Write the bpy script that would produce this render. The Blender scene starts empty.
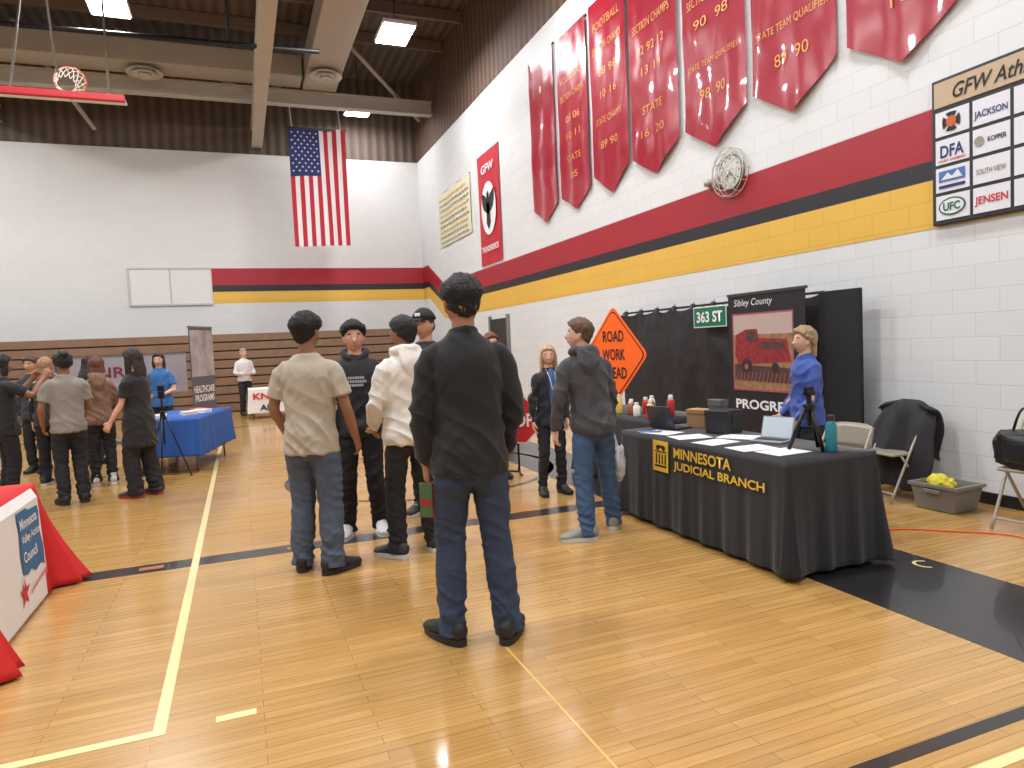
import bpy, bmesh, math, random
from mathutils import Vector, Matrix, noise, Euler
random.seed(7)
SC=bpy.context.scene; COL=SC.collection
V=Vector
# ------------------------------------------------------------ camera
f=693.0; rho=0.0458; phi=math.radians(3.33); yaw=math.radians(21.3); h=1.52
F=V((math.sin(yaw)*math.cos(phi),math.cos(yaw)*math.cos(phi),-math.sin(phi)))
R0=V((math.cos(yaw),-math.sin(yaw),0)); U0=R0.cross(F)
R=R0*math.cos(rho)-U0*math.sin(rho); U=U0*math.cos(rho)+R0*math.sin(rho)
cam=bpy.data.cameras.new('camera'); co=bpy.data.objects.new('camera',cam); COL.objects.link(co)
cam.sensor_width=36; cam.lens=f/1024*36; cam.clip_end=200
co.matrix_world=Matrix(((R.x,U.x,-F.x,0),(R.y,U.y,-F.y,0),(R.z,U.z,-F.z,h),(0,0,0,1)))
SC.camera=co
SC.view_settings.view_transform='Standard'
SC.view_settings.exposure=0.0
# ------------------------------------------------------------ materials
def lin(c):
    return tuple(((x/255)/12.92 if x/255<=.04045 else ((x/255+.055)/1.055)**2.4) for x in c)+(1,)
MC={}
def mat(name,c,rough=.7,metal=0,bump=0,bs=60,var=.0,emis=0,coat=0,sheen=0,alpha=1,spec=.5,st=(1,1,1)):
    if name in MC: return MC[name]
    m=bpy.data.materials.new(name); m.use_nodes=True; nt=m.node_tree; b=nt.nodes['Principled BSDF']
    b.inputs['Base Color'].default_value=lin(c); b.inputs['Roughness'].default_value=rough
    b.inputs['Metallic'].default_value=metal; b.inputs['Coat Weight'].default_value=coat
    b.inputs['Specular IOR Level'].default_value=spec
    b.inputs['Sheen Weight'].default_value=sheen
    if emis:
        b.inputs['Emission Color'].default_value=lin(c); b.inputs['Emission Strength'].default_value=emis
    tc=nt.nodes.new('ShaderNodeTexCoord'); mp=nt.nodes.new('ShaderNodeMapping'); mp.inputs['Scale'].default_value=st; nt.links.new(tc.outputs['Object'],mp.inputs[0])
    nz=nt.nodes.new('ShaderNodeTexNoise'); nz.inputs['Scale'].default_value=bs; nz.inputs['Detail'].default_value=4
    nt.links.new(mp.outputs[0],nz.inputs['Vector'])
    if bump:
        bp=nt.nodes.new('ShaderNodeBump'); bp.inputs['Strength'].default_value=bump; bp.inputs['Distance'].default_value=.01
        nt.links.new(nz.outputs['Fac'],bp.inputs['Height']); nt.links.new(bp.outputs[0],b.inputs['Normal'])
    if var:
        n2=nt.nodes.new('ShaderNodeTexNoise'); n2.inputs['Scale'].default_value=bs/8; n2.inputs['Detail'].default_value=5
        nt.links.new(mp.outputs[0],n2.inputs['Vector'])
        mx=nt.nodes.new('ShaderNodeMix'); mx.data_type='RGBA'
        mx.inputs[6].default_value=lin([x*(1-var) for x in c]); mx.inputs[7].default_value=lin([min(255,x*(1+var)) for x in c])
        nt.links.new(n2.outputs['Fac'],mx.inputs[0]); nt.links.new(mx.outputs[2],b.inputs['Base Color'])
    MC[name]=m; return m
def brickmat(name,c1,c2,cm,bw,rh,ms,axes,rough,bumps,grain=None,coat=0,nvar=0):
    m=bpy.data.materials.new(name); m.use_nodes=True; nt=m.node_tree; b=nt.nodes['Principled BSDF']; L=nt.links.new
    tc=nt.nodes.new('ShaderNodeTexCoord'); sp=nt.nodes.new('ShaderNodeSeparateXYZ'); cb=nt.nodes.new('ShaderNodeCombineXYZ')
    L(tc.outputs['Object'],sp.inputs[0]); L(sp.outputs[axes[0]],cb.inputs[0]); L(sp.outputs[axes[1]],cb.inputs[1])
    br=nt.nodes.new('ShaderNodeTexBrick'); br.inputs['Scale'].default_value=1; br.inputs['Brick Width'].default_value=bw
    br.inputs['Row Height'].default_value=rh; br.inputs['Mortar Size'].default_value=ms; br.inputs['Mortar Smooth'].default_value=.3
    br.inputs['Color1'].default_value=lin(c1); br.inputs['Color2'].default_value=lin(c2); br.inputs['Mortar'].default_value=lin(cm)
    L(cb.outputs[0],br.inputs['Vector']); col=br.outputs['Color']
    if grain:
        mp=nt.nodes.new('ShaderNodeMapping'); mp.inputs['Scale'].default_value=grain; L(tc.outputs['Object'],mp.inputs[0])
        nz=nt.nodes.new('ShaderNodeTexNoise'); nz.inputs['Scale'].default_value=1; nz.inputs['Detail'].default_value=6; L(mp.outputs[0],nz.inputs['Vector'])
        mx=nt.nodes.new('ShaderNodeMix'); mx.data_type='RGBA'; mx.blend_type='MULTIPLY'; mx.inputs[0].default_value=1
        cr=nt.nodes.new('ShaderNodeValToRGB'); cr.color_ramp.elements[0].color=(1-nvar,1-nvar,1-nvar,1); cr.color_ramp.elements[0].position=.3; cr.color_ramp.elements[1].color=(1,1,1,1); cr.color_ramp.elements[1].position=.7
        L(nz.outputs['Fac'],cr.inputs[0]); L(col,mx.inputs[6]); L(cr.outputs[0],mx.inputs[7]); col=mx.outputs[2]
    L(col,b.inputs['Base Color']); b.inputs['Roughness'].default_value=rough; b.inputs['Coat Weight'].default_value=coat; b.inputs['Coat Roughness'].default_value=.1
    if bumps:
        bp=nt.nodes.new('ShaderNodeBump'); bp.invert=True; bp.inputs['Strength'].default_value=bumps; bp.inputs['Distance'].default_value=.01
        L(br.outputs['Fac'],bp.inputs['Height']); L(bp.outputs[0],b.inputs['Normal'])
    return m
FLOOR=brickmat('maple_floor',(202,158,92),(186,142,78),(122,86,44),.85,.057,.0013,(0,1),.27,.08,grain=(2.2,40,1),coat=.45,nvar=.24)
BLK_R=brickmat('white_block_right',(220,221,221),(216,217,217),(200,201,201),.4,.2,.004,(1,2),.55,.28)
BLK_B=brickmat('white_block_back',(214,214,212),(211,211,209),(205,205,203),.4,.2,.004,(0,2),.6,.08)
def blk(name,c): return brickmat(name,c,[x*.98 for x in c],[x*.9 for x in c],.4,.2,.004,(1,2),.45,.22)
WR,WK,WY=blk('red_paint',(162,26,42)),blk('black_paint',(34,32,38)),blk('yellow_paint',(226,180,74))
def ribmat(name,c,axis):
    m=bpy.data.materials.new(name); m.use_nodes=True; nt=m.node_tree; b=nt.nodes['Principled BSDF']
    tc=nt.nodes.new('ShaderNodeTexCoord'); w=nt.nodes.new('ShaderNodeTexWave'); w.bands_direction=axis; w.inputs['Scale'].default_value=1.1; w.inputs['Distortion'].default_value=0
    nt.links.new(tc.outputs['Object'],w.inputs[0]); mx=nt.nodes.new('ShaderNodeMix'); mx.data_type='RGBA'
    mx.inputs[6].default_value=lin([x*.76 for x in c]); mx.inputs[7].default_value=lin(c); nt.links.new(w.outputs['Fac'],mx.inputs[0]); nt.links.new(mx.outputs[2],b.inputs['Base Color'])
    b.inputs['Roughness'].default_value=.7
    bp=nt.nodes.new('ShaderNodeBump'); bp.inputs['Distance'].default_value=.025; nt.links.new(w.outputs['Fac'],bp.inputs['Height']); nt.links.new(bp.outputs[0],b.inputs['Normal'])
    return m
RIBR=ribmat('brown_ribbed_panel',(110,86,70),'Y'); RIBC=ribmat('brown_roof_deck',(104,88,76),'X')
# ------------------------------------------------------------ helpers
def link(o,parent=None):
    COL.objects.link(o)
    if parent: o.parent=parent
    return o
def meta(o,label=None,cat=None,kind=None,group=None):
    if label: o['label']=label
    if cat: o['category']=cat
    if kind: o['kind']=kind
    if group: o['group']=group
    return o
def empty(name,loc,rz=0,label=None,cat=None,group=None):
    o=bpy.data.objects.new(name,None); o.location=loc; o.rotation_euler=(0,0,rz); o.empty_display_size=.1
    link(o); return meta(o,label,cat,group=group)
def fin(bm,name,m,parent=None,smooth=False,label=None,cat=None,kind=None,group=None,loc=None,rz=None):
    me=bpy.data.meshes.new(name); bm.normal_update(); bm.to_mesh(me); bm.free()
    return finm(me,name,m,parent,smooth,label,cat,kind,group,loc,rz)
def finm(me,name,m,parent=None,smooth=False,label=None,cat=None,kind=None,group=None,loc=None,rz=None):
    if m is not None:
        for x in (m if isinstance(m,(list,tuple)) else [m]): me.materials.append(x)
    if smooth: me.polygons.foreach_set('use_smooth',[True]*len(me.polygons))
    o=bpy.data.objects.new(name,me); link(o,parent)
    if loc is not None: o.location=loc
    if rz is not None: o.rotation_euler=(0,0,rz)
    return meta(o,label,cat,kind,group)
def box(bm,lo,hi,bev=0,mtx=None):
    r=bmesh.ops.create_cube(bm,size=1); vs=r['verts']
    c=[(a+b)/2 for a,b in zip(lo,hi)]; s=[abs(b-a) for a,b in zip(lo,hi)]
    for v in vs: v.co=V((v.co.x*s[0]+c[0],v.co.y*s[1]+c[1],v.co.z*s[2]+c[2]))
    if bev:
        es=list({e for v in vs for e in v.link_edges})
        rr=bmesh.ops.bevel(bm,geom=es,offset=bev,segments=2,affect='EDGES',profile=.5)
        vs=list({v for fc in rr['faces'] for v in fc.verts}|{v for v in vs if v.is_valid})
    if mtx:
        for v in vs: v.co=mtx@v.co
    return vs
def B(name,lo,hi,m,parent=None,bev=0,**k):
    bm=bmesh.new(); box(bm,lo,hi,bev); return fin(bm,name,m,parent,**k)
def catmull(p0,p1,p2,p3,t):
    return .5*((2*p1)+(p2-p0)*t+(2*p0-5*p1+4*p2-p3)*t*t+(3*p1-p0-3*p2+p3)*t**3)
def tube(bm,pts,rad,ref=V((1,0,0)),seg=12,sub=3,cap=.8):
    P=[V(p) for p in pts]; Rd=[V((r,r,0)) if not isinstance(r,(tuple,list)) else V((r[0],r[1],0)) for r in rad]
    n=len(P); pp=[];rr=[]
    for i in range(n-1):
        a,b,c,d=max(i-1,0),i,i+1,min(i+2,n-1)
        for k in range(sub):
            t=k/sub; pp.append(catmull(P[a],P[b],P[c],P[d],t)); rr.append(catmull(Rd[a],Rd[b],Rd[c],Rd[d],t))
    pp.append(P[-1]); rr.append(Rd[-1])
    T=[]
    for i in range(len(pp)):
        t=(pp[min(i+1,len(pp)-1)]-pp[max(i-1,0)]); T.append(t.normalized() if t.length>1e-9 else V((0,0,1)))
    rings=[]
    def ring(p,t,r,sc=1):
        s=ref-t*ref.dot(t)
        if s.length<1e-3: s=V((0,1,0))-t*t.y
        s.normalize(); nn=t.cross(s)
        rings.append([bm.verts.new(p+s*(r.x*sc*math.cos(a))+nn*(r.y*sc*math.sin(a))) for a in [2*math.pi*k/seg for k in range(seg)]])
    if cap:
        for a in (80,50,25):
            ring(pp[0]-T[0]*min(rr[0].x,rr[0].y)*cap*math.sin(math.radians(a)),T[0],rr[0],math.cos(math.radians(a)))
    for p,t,r in zip(pp,T,rr): ring(p,t,r)
    if cap:
        for a in (25,50,80):
            ring(pp[-1]+T[-1]*min(rr[-1].x,rr[-1].y)*cap*math.sin(math.radians(a)),T[-1],rr[-1],math.cos(math.radians(a)))
    for a,b in zip(rings,rings[1:]):
        for k in range(seg): bm.faces.new((a[k],a[(k+1)%seg],b[(k+1)%seg],b[k]))
    bm.faces.new(rings[0][::-1]); bm.faces.new(rings[-1])
def rod(bm,a,b,r,seg=8): tube(bm,[a,b],[r,r],seg=seg,sub=1,cap=0)
def lathe(bm,prof,seg=20,c=(0,0,0)):
    rings=[[bm.verts.new((c[0]+r*math.cos(2*math.pi*k/seg),c[1]+r*math.sin(2*math.pi*k/seg),c[2]+z)) for k in range(seg)] for r,z in prof]
    for a,b in zip(rings,rings[1:]):
        for k in range(seg): bm.faces.new((a[k],a[(k+1)%seg],b[(k+1)%seg],b[k]))
    bm.faces.new(rings[0][::-1]); bm.faces.new(rings[-1])
def poly(bm,pts): return bm.faces.new([bm.verts.new(p) for p in pts])
FRAME_WALL=Matrix(((0,0,-1,0),(-1,0,0,0),(0,1,0,0),(0,0,0,1)))   # seen looking +X
FRAME_LEFT=Matrix(((0,0,1,0),(1,0,0,0),(0,1,0,0),(0,0,0,1)))     # seen looking -X
FRAME_BACK=Matrix(((1,0,0,0),(0,0,-1,0),(0,1,0,0),(0,0,0,1)))    # seen looking +Y
def text(s,m,w,hgt,frame,loc,parent=None,bold=.0,warp=None,name='lettering',shear=0):
    cu=bpy.data.curves.new('t','FONT'); cu.body=s; cu.offset=bold; cu.resolution_u=3; cu.shear=shear; cu.extrude=0
    o=bpy.data.objects.new('t',cu); COL.objects.link(o)
    dg=bpy.context.evaluated_depsgraph_get(); me=bpy.data.meshes.new_from_object(o.evaluated_get(dg)); bpy.data.objects.remove(o)
    xs=[v.co.x for v in me.vertices]; ys=[v.co.y for v in me.vertices]
    if not xs: return None
    x0,x1,y0,y1=min(xs),max(xs),min(ys),max(ys)
    for v in me.vertices:
        a=V(((v.co.x-x0)/(x1-x0)*w,(v.co.y-y0)/(y1-y0)*hgt,0)); q=(frame.to_3x3()@a)+V(loc)
        v.co=warp(q) if warp else q
    return finm(me,name,m,parent)
def S(name,lo,hi,m,**k): return B(name,lo,hi,m,kind='structure',**k)
# ------------------------------------------------------------ room shell
XR=5.75; YB=22.3; ZW=7.5; ZC=10.0
S('floor',(-16,-8,-.1),(XR+.2,YB+.2,0),FLOOR)
S('wall_right',(XR,-8,0),(XR+.2,YB+.2,ZW),BLK_R)
S('wall_back',(-16,YB,0),(XR,YB+.2,ZW),BLK_B)
S('wall_upper_right',(XR+.05,-8,ZW),(XR+.2,YB+.2,ZC),RIBR)
S('wall_upper_back',(-16,YB+.05,ZW),(XR+.05,YB+.2,ZC),RIBC)
S('ceiling',(-16,-8,ZC),(XR+.2,YB+.2,ZC+.1),RIBC)
S('baseboard_right',(XR-.012,-8,0),(XR,YB,.1),mat('black_vinyl',(30,28,30),.5))
def trim(n,pts,m,th):
    bm=bmesh.new(); fc=poly(bm,pts); r=bmesh.ops.extrude_face_region(bm,geom=[fc]); 
    for v in r['geom']:
        if isinstance(v,bmesh.types.BMVert): v.co+=V(th)
    bmesh.ops.recalc_face_normals(bm,faces=bm.faces[:]); return fin(bm,'trim_%d'%n,m,kind='structure')
n=1
for (a,b,c,d,m) in [(3.39,2.95,4.13,3.63,WR),(2.95,2.78,3.63,3.44,WK),(2.78,2.36,3.44,3.1,WY)]:
    x=XR-.004
    trim(n,[(x,-8,a),(x,19.9,a),(x,19.9,b),(x,-8,b)],m,(.003,0,0)); n+=1
    trim(n,[(x,19.9,a),(x,21.6,c),(x,21.6,d),(x,19.9,b)],m,(.003,0,0)); n+=1
    trim(n,[(x,21.6,c),(x,YB,c),(x,YB,d),(x,21.6,d)],m,(.003,0,0)); n+=1
    trim(n,[(-.62,YB-.004,c),(XR,YB-.004,c),(XR,YB-.004,d),(-.62,YB-.004,d)],m,(0,.003,0)); n+=1
WP=mat('white_painted_panel',(218,218,214),.6,bump=.05)
S('window_1',(-2.76,YB-.03,3.11),(-.66,YB,4.11),WP)
for k,(lo,hi) in enumerate([((-2.82,YB-.05,3.06),(-.62,YB,3.11)),((-2.82,YB-.05,4.11),(-.62,YB,4.15)),((-2.82,YB-.05,3.11),(-2.76,YB,4.11)),((-1.75,YB-.045,3.11),(-1.71,YB,4.11))]):
    S('trim_%d'%n,lo,hi,mat('grey_trim',(186,186,182),.6)); n+=1
# floor lines
CREAM=mat('cream_line',(230,212,152),.3,coat=.3); FBLK=mat('black_floor_paint',(38,36,38),.28,coat=.35,var=.1,bs=20); YEL=mat('gold_line',(216,176,90),.3,coat=.3); TAN=mat('tan_mark',(170,104,70),.3)
def line(x0,y0,x1,y1,m,z=.0015):
    global n
    S('trim_%d'%n,(x0,y0,0),(x1,y1,z),m); n+=1
line(-.43,3.10,-.38,16,CREAM); line(-9,3.08,-.38,3.13,CREAM,.0017); line(-.19,3.085,-.03,3.135,CREAM)
line(-9,5.53,3.16,5.74,FBLK,.0012); line(3.16,-8,4.08,YB,FBLK,.0012); line(1.145,-2,1.156,3.3,YEL,.001)
line(1.6,1.7,3.16,1.76,FBLK,.0012); line(1.9,1.54,3.16,1.585,CREAM,.0012)
for xx in (-.78,.25): line(xx,5.6,xx+.16,5.68,TAN,.0022)
line(-9,15.9,3.16,16.0,FBLK,.0012)
bm=bmesh.new(); K=64
for k in range(K):
    a0,a1=2*math.pi*k/K,2*math.pi*(k+1)/K
    poly(bm,[(2.0+r*math.cos(a),8.3+r*math.sin(a),.0012) for r,a in ((1.55,a0),(1.62,a0),(1.62,a1),(1.55,a1))])
fin(bm,'trim_%d'%n,FBLK,kind='structure'); n+=1
bm=bmesh.new()
for k in range(10):
    a0,a1=.6+k*.38,.6+(k+1)*.38
    poly(bm,[(3.97+r*math.cos(a)*.9,3.1+r*math.sin(a),.0016) for r,a in ((.055,a0),(.075,a0),(.075,a1),(.055,a1))])
fin(bm,'trim_%d'%n,CREAM,kind='structure'); n+=1
DK=mat('dark_door',(46,42,44),.5); 
S('door_1',(XR-.04,14.8,0),(XR,15.9,2.12),DK)
S('trim_%d'%n,(XR-.06,15.9,0),(XR,16.0,2.2),mat('steel_frame',(120,118,116),.4)); n+=1
S('trim_%d'%n,(XR-.06,14.7,0),(XR,14.8,2.2),mat('steel_frame',(120,118,116),.4)); n+=1
# ------------------------------------------------------------ ceiling structure
STEEL=mat('painted_steel',(186,180,168),.55,var=.06,bs=10); DUCT=mat('duct_metal',(168,158,142),.5,var=.05,bs=8); BLKM=mat('black_metal',(24,24,26),.4,metal=.3)
def ibeam(name,a,b,hh,ww,m,label):
    a=V(a);b=V(b); d=b-a; L=d.length; ang=math.atan2(d.y,d.x)
    bm=bmesh.new(); t=.03
    box(bm,(0,-ww/2,-hh/2),(L,ww/2,-hh/2+t)); box(bm,(0,-ww/2,hh/2-t),(L,ww/2,hh/2)); box(bm,(0,-.015,-hh/2+t),(L,.015,hh/2-t))
    o=fin(bm,name,m,label=label,cat='ceiling beam'); o.location=a; o.rotation_euler=(0,-math.atan2(d.z,math.hypot(d.x,d.y)),ang); return o
ibeam('steel_beam',(.87,-2,7.95),(.87,YB-.01,7.95),.5,.3,STEEL,'long white painted steel beam under brown roof deck')
ibeam('steel_beam',(-12,20.3,8.55),(XR-.01,20.3,8.55),.4,.26,STEEL,'white painted cross beam spanning the gym ceiling')
ibeam('steel_beam',(-5.6,2,8.2),(-5.6,YB-.01,8.2),.45,.28,STEEL,'long white painted steel beam under brown roof deck')
for a,b in [((3.0,18.8,9.7),(5.6,21.2,8.5)),((-4.6,20.3,9.9),(-3.3,22.1,7.9)),((1.0,20.3,8.6),(3.4,20.3,9.9)),((-2.4,20.3,9.9),(.7,20.3,8.6))]:
    bm=bmesh.new(); rod(bm,a,b,.06); fin(bm,'roof_brace',STEEL,label='slender white diagonal steel brace under the roof',cat='brace',smooth=True,group='diagonal roof braces')
for y in (14.2,17.2,19.0):
    bm=bmesh.new(); box(bm,(-10,y-.05,9.7),(XR,y+.05,9.98)); fin(bm,'roof_joist',mat('brown_joist',(112,96,82),.6),label='brown painted roof joist under the deck',cat='roof joist',group='brown roof joists')
bm=bmesh.new(); box(bm,(2.05,8,8.7),(2.95,20.0,9.35),.03)
o=fin(bm,'air_duct',DUCT,label='large rectangular beige metal air duct',cat='air duct')
bm=bmesh.new(); box(bm,(-9,19.2,8.75),(2.0,20.05,9.3),.03)
fin(bm,'air_duct',DUCT,label='rectangular beige duct running across the ceiling',cat='air duct')
for (x,y,z) in [(2.5,18.6,8.7),(-1.75,19.6,8.75)]:
    e=empty('ceiling_diffuser',(x,y,z-.12),label='round white ceiling air diffuser below duct',cat='air vent',group='round ceiling diffusers')
    for k,(r,zz) in enumerate([(.42,.0),(.3,-.05),(.17,-.1)]):
        bm=bmesh.new(); lathe(bm,[(r*.7,zz+.1),(r,zz),(r,zz-.02),(r*.62,zz+.07)]); fin(bm,'ring',mat('vent_white',(206,202,192),.4),e,smooth=True)
LENS=mat('led_lens',(250,250,255),.3,emis=30)
LE=226
def highbay(x,y,k=1,z=8.6):
    e=empty('high_bay_light',(x,y,z),label='rectangular white led high bay lamp, lit',cat='ceiling light',group='gym high bay lights')
    B('housing',(-.38,-.55,0),(.38,.55,.09),mat('lamp_housing',(225,225,225),.4),e,bev=.02)
    B('lens',(-.34,-.5,-.02),(.34,.5,0),LENS,e)
    B('hanger',(-.01,-.01,.09),(.01,.01,ZC-z),BLKM,e)
    ld=bpy.data.lights.new('lamp','AREA'); ld.shape='RECTANGLE'; ld.size=.9; ld.size_y=1.1; ld.energy=LE*k; ld.color=(.98,.985,1)
    lo=bpy.data.objects.new('lamp_light',ld); COL.objects.link(lo); lo.parent=e; lo.location=(0,0,-.05)
for (x,y,k) in [(3.72,15.8,.8),(3.73,21.0,.3),(-2.0,16.0,1),(3.7,10,.9),(-2,10,1),(3.7,4.5,.9),(-2,4.5,1),(3.2,-1.5,1),(-2,-2,1),(-7.5,13,1.1),(-7.5,5,1),(-7.5,18.5,1.0)]: highbay(x,y,k)  # last lamp, out of view at far left, is added to brighten the back wall
# basketball hoop folded to the ceiling
e=empty('basketball_hoop',(-2.45,13.6,5.72),label='basketball backboard folded up toward ceiling with orange rim and white net',cat='basketball hoop')
B('backboard',(-.95,-.5,.12),(.95,-.1,.16),mat('white_board',(225,225,225),.3),e,bev=.01)
B('padding',(-.97,-.58,.03),(.97,-.5,.15),mat('red_pad',(186,34,44),.5),e,bev=.02)
RO=mat('rim_orange',(226,84,36),.4); NET=mat('net_cord',(228,214,196),.7)
bm=bmesh.new()
for k in range(24):
    a0,a1=2*math.pi*k/24,2*math.pi*(k+1)/24
    rod(bm,(.15+.23*math.cos(a0),-.2,.42+.23*math.sin(a0)),(.15+.23*math.cos(a1),-.2,.42+.23*math.sin(a1)),.012)
rod(bm,(.15,-.2,.12),(.15,-.2,.2),.03)
fin(bm,'rim',RO,e,smooth=True)
bm=bmesh.new()
for k in range(12):
    for sgn in (1,-1):
        prev=None
        for j in range(5):
            a=2*math.pi*(k+sgn*j*.5)/12; r=.23-.028*j+(.01 if j==4 else 0)
            p=V((.15+r*math.cos(a),-.2-.09*j,.42+r*math.sin(a)-.012*j*j))
            if prev is not None: rod(bm,prev,p,.007,5)
            prev=p
fin(bm,'net',NET,e)
bm=bmesh.new()
rod(bm,(-.7,-.2,.14),(-.5,1.4,4.2),.02); rod(bm,(.7,-.2,.14),(.5,1.4,4.2),.02); rod(bm,(0,-.2,.14),(0,-1.6,4.2),.02); rod(bm,(-.6,.6,2.2),(.6,.6,2.2),.02)
fin(bm,'support_frame',mat('brown_steel',(96,84,74),.5),e)
bm=bmesh.new(); rod(bm,(-9,15.6,7.75),(2.0,15.6,7.95),.05,10); rod(bm,(-5,15.6,7.8),(-5,15.6,ZC),.03); rod(bm,(.2,15.6,7.9),(.2,15.6,ZC),.03)
fin(bm,'ceiling_pipe',BLKM,smooth=True,label='long black steel pipe hung under the ceiling',cat='pipe')
# ------------------------------------------------------------ bleachers
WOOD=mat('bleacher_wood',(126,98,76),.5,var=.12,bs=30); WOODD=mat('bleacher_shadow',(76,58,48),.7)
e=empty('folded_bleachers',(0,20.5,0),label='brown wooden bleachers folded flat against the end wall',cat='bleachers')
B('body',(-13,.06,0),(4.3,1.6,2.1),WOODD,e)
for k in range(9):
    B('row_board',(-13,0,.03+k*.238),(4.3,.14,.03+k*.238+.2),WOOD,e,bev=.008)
# ------------------------------------------------------------ wall hangings
VIN=mat('glossy_red_vinyl',(160,26,48),.28,coat=.4); GOLD=mat('gold_lettering',(222,160,84),.5)
def pennant(y0,w,ztop,zsh,ztip,label,lines,seed,folds=2.0):
    X0=5.70
    def off(y,z):
        u=(y0-y)/w; t=max(0,min(1,(ztop-z)/(ztop-ztip)))
        return -.009*math.sin(u*math.pi*2*folds+seed+1.2*t)*(.3+t)-.008*math.sin(z*4+seed)*t+.011*noise.noise(V((y*5,z*4,seed)))
    e=empty('felt_pennant',(0,0,0),label=label,cat='banner',group='championship pennants on the block wall')
    bm=bmesh.new(); nx,nz=30,34; g=[]
    for i in range(nx+1):
        u=i/nx; y=y0-u*w; s=1-abs(2*u-1); zb=zsh+(ztip-zsh)*s
        g.append([bm.verts.new((X0+off(y,ztop+(zb-ztop)*j/nz),y,ztop+(zb-ztop)*j/nz)) for j in range(nz+1)])
    for i in range(nx):
        for j in range(nz): bm.faces.new((g[i][j],g[i+1][j],g[i+1][j+1],g[i][j+1]))
    fin(bm,'fabric',VIN,e,smooth=True)
    bm=bmesh.new(); rod(bm,(5.735,y0,ztop),(5.735,y0-w,ztop),.015); fin(bm,'hanging_rod',BLKM,e)
    warp=lambda q: V((X0-.012+off(q.y,q.z),q.y,q.z))
    for (s,zc,hh,wf) in lines:
        ww=w*wf*.92
        text(s,GOLD,ww,hh*.82,FRAME_WALL,(X0,y0-(w-ww)/2,zc),e,bold=.0,warp=warp)
    return e
pennant(12.95,1.12,7.02,4.14,3.84,'plain glossy red pennant hanging on white block wall',[('1',6.3,.15,.1)],.3)
pennant(11.66,1.12,6.95,4.13,3.85,'red pennant with gold volleyball championship lettering',[('11',6.5,.14,.2),('VOLLEYBALL',6.1,.15,.88),('SECTION CHAMPS',5.8,.14,.88),('05 06',5.4,.15,.5),('10 11',5.1,.15,.5),('STATE',4.7,.14,.5),('05',4.4,.14,.25)],1.1)
pennant(10.40,1.12,6.98,4.22,3.86,'red pennant with gold football championship lettering',[('FOOTBALL',6.5,.16,.8),('SECTION CHAMPS',6.15,.14,.9),('88 96',5.75,.15,.5),('10 16',5.4,.15,.5),('STATE CHAMPS',5.0,.13,.8),('89 90',4.6,.15,.5)],2.3)
pennant(9.20,1.2,7.0,4.2,3.86,'red pennant with gold section champs lettering',[('SECTION CHAMPS',5.95,.15,.86),('82 92 12',5.6,.15,.6),('13 14',5.3,.15,.45),('STATE',4.75,.14,.45),('16  20',4.42,.14,.5)],3.6)
pennant(7.86,1.2,7.0,4.22,3.86,'red pennant with gold section champs and state qualifier lettering',[('SECTION CHAMPS',5.7,.14,.86),('90  98',5.4,.15,.6),('STATE TEAM QUALIFIER',4.9,.11,.9),('98  90',4.5,.16,.45)],4.2)
pennant(6.55,1.2,7.0,4.24,3.87,'red pennant with gold state team qualifier lettering',[('SECTION CHAMPS',5.5,.14,.86),('89  91',5.15,.16,.5),('STATE TEAM QUALIFIER',4.78,.12,.92),('89  90',4.42,.16,.45)],5.5)
pennant(5.22,1.2,7.0,4.25,3.88,'red pennant with gold state lettering',[('STATE INDIVIDUAL',4.75,.12,.86),('16',4.4,.15,.2)],6.1)
RED=mat('red_banner',(186,30,48),.6); WHT=mat('white_ink',(232,230,228),.6); BKI=mat('black_ink',(22,22,24),.6)
def flatbanner(name,y0,w,z0,z1,m,label,x=5.725,cat='banner'):
    e=empty(name,(0,0,0),label=label,cat=cat)
    bm=bmesh.new(); nx,nz=12,12
    g=[[bm.verts.new((x+.008*math.sin(i*1.3+j*.3),y0-w*i/nx,z0+(z1-z0)*j/nz)) for j in range(nz+1)] for i in range(nx+1)]
    for i in range(nx):
        for j in range(nz): bm.faces.new((g[i][j],g[i][j+1],g[i+1][j+1],g[i+1][j]))
    fin(bm,'fabric',m,e,smooth=True)
    bm=bmesh.new(); rod(bm,(5.738,y0,z1),(5.738,y0-w,z1),.012); fin(bm,'hanging_rod',BLKM,e); return e
e=flatbanner('school_banner',16.37,1.47,3.45,6.08,RED,'tall red banner with white lettering and bird emblem')
x=5.70
text('GFW',WHT,.85,.2,FRAME_WALL,(x,16.05,5.6),e,bold=.02)
def disc(bm,c,ry,rz,x,k=28): poly(bm,[(x,c[0]-ry*math.cos(2*math.pi*i/k),c[1]+rz*math.sin(2*math.pi*i/k)) for i in range(k)])
bm=bmesh.new(); disc(bm,(15.63,4.75),.5,.62,x); fin(bm,'emblem_disc',WHT,e)
bm=bmesh.new()
for s in (1,-1):
    poly(bm,[(x-.01,15.63+s*a,4.75+b) for a,b in ((0,.1),(.15,.3),(.42,.42),(.4,.15),(.3,.0),(.12,-.1),(0,-.15))])
poly(bm,[(x-.01,15.63+a,4.75+b) for a,b in ((-.1,.05),(-.07,.32),(0,.42),(.09,.34),(.1,.05),(.14,-.35),(0,-.5),(-.14,-.35))])
fin(bm,'bird_emblem',BKI,e)
text('THUNDERBIRDS',WHT,1.15,.14,FRAME_WALL,(x,16.2,3.75),e,bold=.02)
e=flatbanner('printed_poster',20.0,3.0,4.42,5.92,mat('cream_paper',(222,216,190),.7),'cream poster with gold and grey rows of print',cat='poster')
INKG=mat('grey_print',(150,146,130),.7); INKY=mat('gold_print',(206,180,96),.7)
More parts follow.
